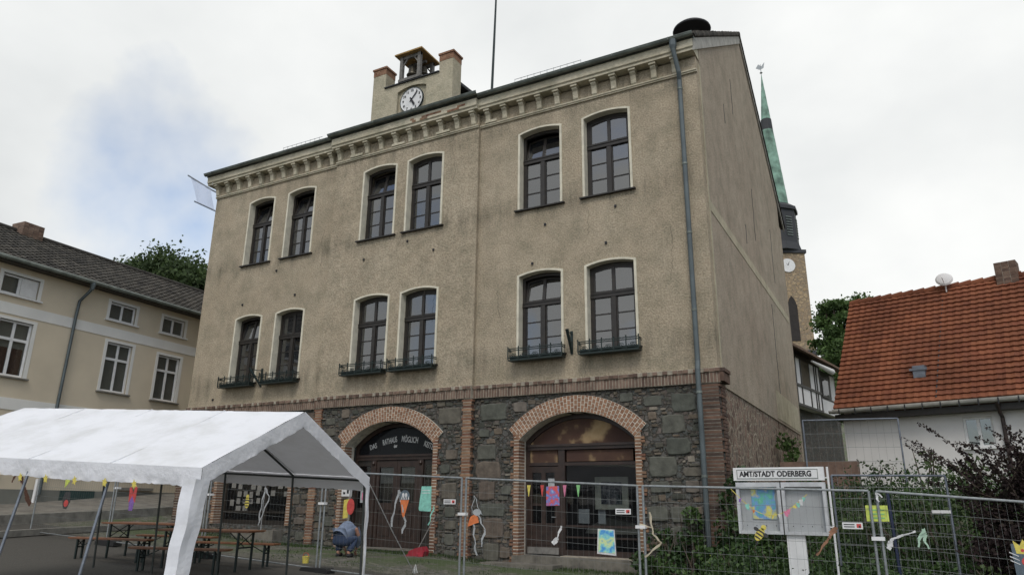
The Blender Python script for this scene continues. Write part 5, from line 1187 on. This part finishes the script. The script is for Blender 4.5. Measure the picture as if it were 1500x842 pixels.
# garland over the notice board
def f(m):
    P = []
    for i in range(25):
        q = i / 24; x = -2.55 + 1.12 * q; z = 1.92 - .35 * sin(pi * q) * (1.05 - .1 * q) + (-.08) * q; P.append((x, 12.0, z))
    m.mi = 0; m.tube(P, .006, 4)
    for i, mi in ((3, 5), (5, 2), (7, 3), (13, 0), (15, 4), (17, 1), (18, 1), (20, 0), (21, 2), (22, 4), (23, 2)):
        x, y, z = P[i]; s = U(.03, .06); m.mi = mi; a = U(0, 1); m.prism([(x - s * .6, y - .01, z), (x + s * .6, y - .01, z + U(-.02, .02)), (x + s * U(-.5, .9), y - .012, z - s * 1.6), (x - s * U(.2, .9), y - .008, z - s * 1.2)], (0, .003, 0))
    m.mi = 0
deco('paper_garland', 'colourful paper garland sagging across the notice board cases', 'garland', [P_yel, P_pink, P_mint, P_or, P_white, P_pur], f, (-2.0, 12, 1.7))
def bee(m, cx, cz, ang, sc=1.):
    c, s = cos(ang), sin(ang); T = lambda a, b: (cx + (a * c - b * s) * sc, cz + (a * s + b * c) * sc)
    poly(m, [T(*p) for p in ell(0, 0, .075, .13)], mi=0); poly(m, [T(*p) for p in ell(0, .15, .05, .05)], mi=0)
    for k in range(3): z = -.07 + k * .065; h = .07 - abs(z) * .25; poly(m, [T(-h, z - .014), T(h, z - .014), T(h, z + .014), T(-h, z + .014)], mi=1)
    for q in (-1, 1): poly(m, [T(*p) for p in ell(q * .1, .05, .05, .035)], mi=1); poly(m, [T(q * .03, -.12), T(q * .05, -.12), T(q * .06, -.2), T(q * .04, -.2)], mi=1)
deco('paper_bee', 'tilted yellow and black striped paper bee under the notice board', 'decoration', [P_yel, P_blk], lambda m: bee(m, -2.17, 1.25, -.6, .8), (-2.17, YF, 1.2))
deco('paper_bee', 'upright yellow and black striped paper bee before the notice window', 'decoration', [P_yel, P_blk], lambda m: bee(m, -13.27, 1.62, 0, .9), (-13.3, YF, 1.5))
def f(m): ribbon(m, wav(-1.08, 1.38, -1.2, 1.22, 5, .015), .07); ribbon(m, wav(-1.2, 1.22, -1.38, .98, 6, .01), .035)
deco('paper_twist', 'brown twisted paper streamer beside the white side rod', 'decoration', P_brn, f, (-1.2, YF, 1.2))
def f(m):
    m.box(-.66, -.37, 12.06, 12.066, 1.47, 1.69); m.mi = 1
    for k in range(3): m.box(-.62, -.42, 12.055, 12.0595, 1.51 + k * .055, 1.525 + k * .055)
    m.mi = 0
deco('yellow_sign', 'lime yellow sign with lines of print behind the twin fence posts', 'sign', [P_lime, P_green], f, (-.5, 12.06, 1.5))
def f(m): ribbon(m, wav(-.43, 1.1, -.36, 1.24, 4, .01), .07); ribbon(m, wav(-.36, 1.24, -.05, 1.35, 6, .012), .03)
deco('ribbon', 'white ribbon stretched sideways right of the twin fence posts', 'ribbon', P_white, f, (-.2, YF, 1.2))
def f(m): ribbon(m, wav(.04, 1.38, -.06, 1.14, 5, .015), .045); ribbon(m, wav(.04, 1.36, .06, 1.12, 5, .02), .04); poly(m, [(0, 1.3), (.07, 1.34), (.06, 1.4), (.03, 1.36)])
deco('ribbon', 'pale green and white ribbon bow right of the stretched ribbon', 'ribbon', paper('pale_green', (.42, .6, .45)), f, (.04, YF, 1.2))
deco('ribbon', 'tiny white ribbon knot at the top wire beside the twin posts', 'ribbon', P_white, lambda m: (ribbon(m, wav(-.5, 1.86, -.47, 1.74, 4, .012), .03), ribbon(m, wav(-.48, 1.86, -.41, 1.8, 3, .01), .02)), (-.48, YF, 1.8))
deco('name_plate', 'narrow white plate on the rear yard fence', 'sign', M_offw, lambda m: m.box(.22, .5, 14.77, 14.78, 1.58, 1.63), (.36, 14.78, 1.6))
def f(m):
    poly(m, [(1.03, 1.22), (1.4, 1.2), (1.42, .7), (1.04, .72)], mi=0); poly(m, [(1.08, 1.1), (1.06, 1.26), (1.13, 1.2), (1.17, 1.28), (1.22, 1.2), (1.27, 1.28), (1.31, 1.2), (1.38, 1.24), (1.36, 1.08)], mi=1); poly(m, ell(1.22, 1.0, .1, .07), mi=2); poly(m, ell(1.15, 1.14, .02, .02), mi=2)
    for k in range(3): poly(m, [(1.0, 1.12 - k * .05), (1.1, 1.07 - k * .05), (1.1, 1.06 - k * .05), (1.0, 1.105 - k * .05)], mi=3)
deco('crown_poster', 'dark poster with yellow crown shape and red mouth at the right edge', 'poster', [P_slate, P_yel, P_red, P_white], f, (1.2, YF, .9))
# left part of the fence
def f(m): poly(m, [(-20.2, 1.85), (-20.0, 1.85), (-19.93, 1.6), (-20.05, 1.4), (-20.2, 1.42), (-20.3, 1.65)], mi=0); poly(m, ell(-20.1, 1.55, .1, .09), mi=1); poly(m, [(-20.3, 2.2), (-20.1, 2.2), (-20.1, 2.1), (-20.28, 1.95)], mi=2)
deco('paper_parrot', 'dark and red paper bird under the tent valance at left', 'decoration', [P_blk, P_red, P_lime], f, (-20.1, YF, 1.6))
def f(m): poly(m, [(-17.5, 1.95), (-17.42, 1.98), (-17.35, 1.8), (-17.28, 1.98), (-17.2, 1.95), (-17.22, 1.6), (-17.47, 1.6)], mi=0); poly(m, [(-17.45, 1.6), (-17.35, 1.75), (-17.25, 1.6), (-17.28, 1.4), (-17.42, 1.4)], mi=1)
deco('paper_butterfly', 'red and purple paper butterfly under the tent valance', 'decoration', [P_red, P_pur], f, (-17.35, YF, 1.6))
def f(m): ribbon(m, wav(-12.76, 1.95, -12.86, 1.15, 9, .02), .035); ribbon(m, wav(-12.76, 1.95, -12.6, 1.75, 5, .02), .04); ribbon(m, wav(-12.6, 1.75, -12.82, 1.2, 7, .02), .035); ribbon(m, wav(-12.76, 2.1, -12.75, 1.0, 7, .01), .015)
deco('ribbon', 'knotted white ribbon hanging before the dark notice window', 'ribbon', P_grey, f, (-12.76, YF, 1.5))
def f(m): poly(m, [(-10.45, 1.7), (-10.32, 1.72), (-10.32, 1.35), (-10.45, 1.33)], mi=0); poly(m, ell(-10.26, 1.57, .1, .16), mi=1)
deco('paper_rainbow', 'yellow and red cloth shape above the bent-over person', 'decoration', [P_yel, P_red], f, (-10.35, YF, 1.5))
def f(m): ribbon(m, wav(-19.6 - .9, 2.4, -20.0 - .9, 1.5, 6, .02), .16); ribbon(m, wav(-20.4, 2.35, -20.2, 1.95, 4, .02), .1); ribbon(m, wav(-21.3, 2.5, -20.7, 2.2, 4, .02), .1)
deco('paper_palm', 'dark brown drooping paper palm at the far left under the tent edge', 'decoration', plain('brown_crepe', (.08, .035, .02), .9), lambda m: (ribbon(m, wav(-23.0 + .3, 2.5, -22.1 + .3, 1.5, 8, .03), .16), ribbon(m, wav(-22.7, 2.5, -22.9, 2.1, 4, .02), .1), ribbon(m, wav(-22.9, 2.5, -22.2, 2.4, 4, .02), .12)), (-22, YF, 1.9))
# yellow stars on the near valance
for i, s in enumerate((.78, 1.3, 1.85, 2.4, 2.9, 3.35)):
    p = TP(s + .25, 0, -.24) - tv * .05
    def f(m):
        for k in range(2):
            a = U(0, 1); q = [(p.x + (.055 if j % 2 == 0 else .025) * cos(a + j * pi / 5) , p.z + (.055 if j % 2 == 0 else .025) * sin(a + j * pi / 5)) for j in range(10)]; m.prism([(x_ + k * .03, p.y - .01 * k, z_ - .02 * k) for x_, z_ in q], (0, .004, 0))
    deco('paper_star', f'{["first", "second", "third", "fourth", "fifth", "sixth"][i]} yellow paper star along the tent edge counting from the white leg cover', 'decoration', P_yel, f, p, 'yellow stars along the tent edge')
deco('paper_notice', 'small pink and grey notice on the entrance side panel behind the tent corner', 'poster', [P_grey, P_pink], lambda m: (poly(m, [(-10.02, 2.0), (-9.82, 2.0), (-9.82, 1.65), (-10.02, 1.65)], mi=0), poly(m, [(-9.98, 1.85), (-9.86, 1.85), (-9.86, 1.7), (-9.98, 1.7)], mi=1)), (-9.9, YF, 1.7))

# long-handled dustpan
bz_ = g(-11.5, 16.3); dx_ = -11.55; t = thing('dustpan', 'red long-handled dustpan leaning by the right jamb of the entrance', 'dustpan', (dx_, 16.3, bz_))
m = MB(); m.prism([(dx_ - .28, 16.2, bz_), (dx_ - .24, 16.2, bz_ + .12), (dx_ - .02, 16.2, bz_ + .2), (dx_ + .16, 16.2, bz_ + .24), (dx_ + .24, 16.2, bz_ + .12), (dx_ + .2, 16.2, bz_)], (0, .24, 0)); m.prism([(dx_ - .3, 16.05, bz_), (dx_ - .16, 16.05, bz_ + .05), (dx_ + .12, 16.05, bz_ + .08), (dx_ + .2, 16.05, bz_)], (0, .15, 0)); m.build('pan', plain('dark_red_plastic', (.33, .03, .045), .4), t)
MB().tube([(dx_, 16.3, bz_ + .2), (dx_ + .12, 16.85, bz_ + 1.0)], .013, 6).build('handle', M_woodg, t)

# ------------------------------------------------------------ bent-over person
def person():
    x0, y0 = -12.75, 14.75; z0 = g(x0, y0)
    t = thing('person', 'person in grey-blue jacket and dark blue trousers bending down at the wall, seen from behind', 'person', (x0, y0, z0))
    def skin(name, pts, edges, rad, mat, root=0, parent=t, lv=2):
        me = bpy.data.meshes.new(name); me.from_pydata([(x0 + a, y0 + b, z0 + c) for a, b, c in pts], edges, [])
        o = bpy.data.objects.new('tmp', me); C.objects.link(o); md = o.modifiers.new('s', 'SKIN'); sv = me.skin_vertices[0].data
        for i, r in enumerate(rad): sv[i].radius = (r, r) if not isinstance(r, tuple) else r; sv[i].use_root = (i == root)
        sb = o.modifiers.new('d', 'SUBSURF'); sb.levels = lv; sb.render_levels = lv
        dg = bpy.context.evaluated_depsgraph_get(); dg.update(); me2 = bpy.data.meshes.new_from_object(o.evaluated_get(dg)); bpy.data.objects.remove(o, do_unlink=True)
        me2.materials.clear(); me2.materials.append(mat); return finish(me2, name, parent, None, True)
    M_skin = plain('skin', (.42, .22, .15), .6, var=.05); M_jk = plain('grey_blue_jacket', (.17, .21, .29), .85, var=.12, sc=9, bmp=.4, bsc=12, bd=.02); M_tr = plain('dark_blue_trousers', (.035, .055, .105), .9, var=.15, sc=8, bmp=.4, bsc=12, bd=.02)
    # skeleton: squatting, back towards the camera, arms reaching down to the left
    pel = (0, -.12, .42); belly = (0, .02, .56); chest = (-.04, .2, .66); neck = (-.09, .36, .64); head = (-.12, .46, .57)
    pts = [pel, belly, chest, neck, head, (-.11, -.06, .38), (-.2, .22, .46), (-.16, .0, .09), (-.17, .14, .035), (.11, -.06, .38), (.2, .22, .46), (.17, .0, .09), (.18, .14, .035),
           (-.22, .24, .62), (-.31, .3, .38), (-.3, .42, .15), (-.29, .46, .08), (.14, .28, .64), (.16, .42, .4), (.0, .5, .15), (-.04, .52, .08)]
    edges = [(0, 1), (1, 2), (2, 3), (3, 4), (0, 5), (5, 6), (6, 7), (7, 8), (0, 9), (9, 10), (10, 11), (11, 12), (2, 13), (13, 14), (14, 15), (15, 16), (2, 17), (17, 18), (18, 19), (19, 20)]
    rad = [.15, .15, .16, .06, .09, .10, .075, .045, .04, .10, .075, .045, .04, .07, .045, .03, .03, .07, .045, .03, .03]
    body = skin('body', pts, edges, rad, M_skin)
    skin('jacket', [(0, -.1, .50), (0, .02, .58), (-.04, .2, .67), (-.08, .32, .66), (-.23, .24, .62), (-.32, .3, .38), (-.31, .4, .2), (.15, .28, .64), (.17, .42, .4), (.03, .49, .2)], [(0, 1), (1, 2), (2, 3), (2, 4), (4, 5), (5, 6), (2, 7), (7, 8), (8, 9)], [.22, .215, .2, .09, .095, .065, .05, .095, .065, .05], M_jk, 1)
    skin('trousers', [(0, -.12, .40), (0, -.02, .52), (-.12, -.08, .36), (-.21, .22, .45), (-.17, .0, .12), (.12, -.08, .36), (.21, .22, .45), (.18, .0, .12)], [(0, 1), (0, 2), (2, 3), (3, 4), (0, 5), (5, 6), (6, 7)], [.20, .205, .14, .11, .085, .14, .11, .085], M_tr)
    for s in (-1, 1):
        m = MB(); m.lathe((x0 + s * .175, y0 + .08, z0), [(.05, 0), (.055, .04), (.04, .09)], 10); m.v = [(a, y0 + .08 + (b - y0 - .08) * 2.3, c) for a, b, c in m.v]; m.build('shoe', M_black, t, smooth=True)
    h = Vector((x0 - .13, y0 + .49, z0 + .55)); m = MB(); m.lathe(h, [(.02, .13), (.07, .11), (.1, .04), (.1, -.03), (.07, -.09), (.02, -.11)], 12); m.build('hair', plain('brown_hair', (.06, .035, .02), .8, bmp=.6), t, smooth=True)
    for hx, hy, hz, s in ((-.29, .46, .08, -1), (-.04, .52, .08, 1)):
        for k in range(4): skin('finger', [(hx + (k - 1.5) * .016, hy, hz), (hx + (k - 1.5) * .02, hy + .03, hz - .04), (hx + (k - 1.5) * .02, hy + .035, hz - .07)], [(0, 1), (1, 2)], [.011, .009, .007], M_skin, lv=1)
        skin('thumb', [(hx - s * .02, hy, hz + .02), (hx - s * .045, hy + .01, hz - .015), (hx - s * .04, hy + .02, hz - .035)], [(0, 1), (1, 2)], [.012, .010, .008], M_skin, lv=1)
person()
tag(MB().box(-11.98, -11.78, 13.0, 13.15, g(-11.9, 13), g(-11.9, 13) + .13).build('toy_bucket', P_yel, org=(-11.9, 13, g(-11.9, 13))), 'small yellow object on the ground beside the fence foot', 'bucket') if False else None
t = thing('bucket', 'small yellow bucket on the ground beside the fence foot', 'bucket', (-12.3, 13.0, g(-12.3, 13)))
MB().lathe((-12.3, 13.0, g(-12.3, 13)), [(.065, 0), (.085, .15), (.078, .15), (.06, .02)], 14).build('pail', P_yel, t); MB().tube([(-12.3 + .085 * cos(a), 13, g(-12.3, 13) + .15 + .07 * sin(a)) for a in [pi * k / 8 for k in range(9)]], .006, 4).build('handle', P_red, t)

# ------------------------------------------------------------ camera
cam = bpy.data.cameras.new('camera'); co = bpy.data.objects.new('camera', cam); C.objects.link(co); S.camera = co
f_, p_, r_, y_ = 1050.3, .293216, .0109276, .498094
fw = Vector((-sin(y_) * cos(p_), cos(y_) * cos(p_), sin(p_))); rt = Vector((cos(y_), sin(y_), 0)); up = rt.cross(fw)
rt2 = rt * cos(r_) + up * sin(r_); up2 = -rt * sin(r_) + up * cos(r_)
co.matrix_world = Matrix(((rt2.x, up2.x, -fw.x, 0), (rt2.y, up2.y, -fw.y, 0), (rt2.z, up2.z, -fw.z, 1.65), (0, 0, 0, 1)))
cam.sensor_width = 36; cam.lens = 36 * f_ / 1500; cam.clip_end = 3000; cam.clip_start = .05

# ------------------------------------------------------------ light
SUN_EL, SUN_AZ = radians(50), radians(158)      # azimuth clockwise from +Y : in front, a little right
w = bpy.data.worlds.new('World'); S.world = w; w.use_nodes = True; nt = w.node_tree; bg = nt.nodes['Background']
sky = N(nt, 'ShaderNodeTexSky', sky_type='NISHITA'); sky.sun_disc = False; sky.sun_elevation = SUN_EL; sky.sun_rotation = SUN_AZ; sky.dust_density = 1.5; sky.ozone_density = 1.5
tc = N(nt, 'ShaderNodeTexCoord'); sx = N(nt, 'ShaderNodeSeparateXYZ'); nt.links.new(tc.outputs['Generated'], sx.inputs[0])
mp = N(nt, 'ShaderNodeMapping'); mp.inputs['Scale'].default_value = (1, 1, 1.5); mp.inputs['Location'].default_value = (.35, .1, .2); nt.links.new(tc.outputs['Generated'], mp.inputs['Vector'])
nz = N(nt, 'ShaderNodeTexNoise'); nz.inputs['Scale'].default_value = 2.1; nz.inputs['Detail'].default_value = 7; nz.inputs['Roughness'].default_value = .52; nt.links.new(mp.outputs[0], nz.inputs['Vector'])
cr = ramp(nt, [(.43, (.1, .1, .1)), (.55, (1, 1, 1))]); nt.links.new(nz.outputs['Fac'], cr.inputs[0])
# the blue gap sits in one part of the sky
dt = N(nt, 'ShaderNodeVectorMath', operation='DISTANCE'); nt.links.new(tc.outputs['Generated'], dt.inputs[0])
gapdir = Vector((-.768, .517, .36)).normalized(); dt.inputs[1].default_value = gapdir
dt2 = N(nt, 'ShaderNodeVectorMath', operation='DISTANCE'); nt.links.new(tc.outputs['Generated'], dt2.inputs[0]); dt2.inputs[1].default_value = Vector((-.757, .552, .335)).normalized()
dmin = N(nt, 'ShaderNodeMath', operation='MINIMUM'); nt.links.new(dt.outputs['Value'], dmin.inputs[0]); nt.links.new(dt2.outputs['Value'], dmin.inputs[1])
nz3 = N(nt, 'ShaderNodeTexNoise'); nz3.inputs['Scale'].default_value = 5.5; nz3.inputs['Detail'].default_value = 5; nz3.inputs['Roughness'].default_value = .5; nt.links.new(tc.outputs['Generated'], nz3.inputs['Vector'])
ma = N(nt, 'ShaderNodeMath', operation='MULTIPLY_ADD'); ma.inputs[1].default_value = .38; nt.links.new(nz3.outputs['Fac'], ma.inputs[0]); nt.links.new(dmin.outputs[0], ma.inputs[2])
gm = N(nt, 'ShaderNodeMapRange'); gm.inputs[1].default_value = .19; gm.inputs[2].default_value = .32; gm.inputs[3].default_value = .28; gm.inputs[4].default_value = 1; nt.links.new(ma.outputs[0], gm.inputs[0])
bh = N(nt, 'ShaderNodeMath', operation='GREATER_THAN'); nt.links.new(sx.outputs['Y'], bh.inputs[0]); bh.inputs[1].default_value = 0.
hb = N(nt, 'ShaderNodeMath', operation='MAXIMUM'); nt.links.new(cr.outputs[0], hb.inputs[0]); nt.links.new(bh.outputs[0], hb.inputs[1])
mxm = N(nt, 'ShaderNodeMath', operation='MINIMUM'); nt.links.new(hb.outputs[0], mxm.inputs[0]); nt.links.new(gm.outputs[0], mxm.inputs[1])
nz2 = N(nt, 'ShaderNodeTexNoise'); nz2.inputs['Scale'].default_value = 1.6; nz2.inputs['Detail'].default_value = 6; nz2.inputs['Roughness'].default_value = .5; nt.links.new(mp.outputs[0], nz2.inputs['Vector'])
cc = ramp(nt, [(.32, (3.5, 3.62, 3.66)), (.45, (4.2, 4.3, 4.3)), (.64, (5.15, 5.2, 5.12))]); nt.links.new(nz2.outputs['Fac'], cc.inputs[0])
cl_ = mixc(nt, mxm.outputs[0], sky.outputs[0], cc.outputs[0]); nt.links.new(cl_, bg.inputs[0]); bg.inputs[1].default_value = .15
sun = bpy.data.lights.new('sun', 'SUN'); sun.energy = .9; sun.angle = radians(18); sun.color = (1, .96, .9); so = bpy.data.objects.new('sun', sun); C.objects.link(so)
sd = Vector((sin(SUN_AZ) * cos(SUN_EL), cos(SUN_AZ) * cos(SUN_EL), sin(SUN_EL))); so.rotation_euler = sd.to_track_quat('Z', 'Y').to_euler(); so.location = (0, 0, 40)
S.view_settings.view_transform = 'Standard'; S.view_settings.look = 'None'; S.view_settings.gamma = 1; S.view_settings.use_curve_mapping = False; S.view_settings.exposure = .38
S.render.engine = 'CYCLES'; S.cycles.transparent_max_bounces = 12; S.cycles.max_bounces = 6
S.render.resolution_x = 1024; S.render.resolution_y = 574
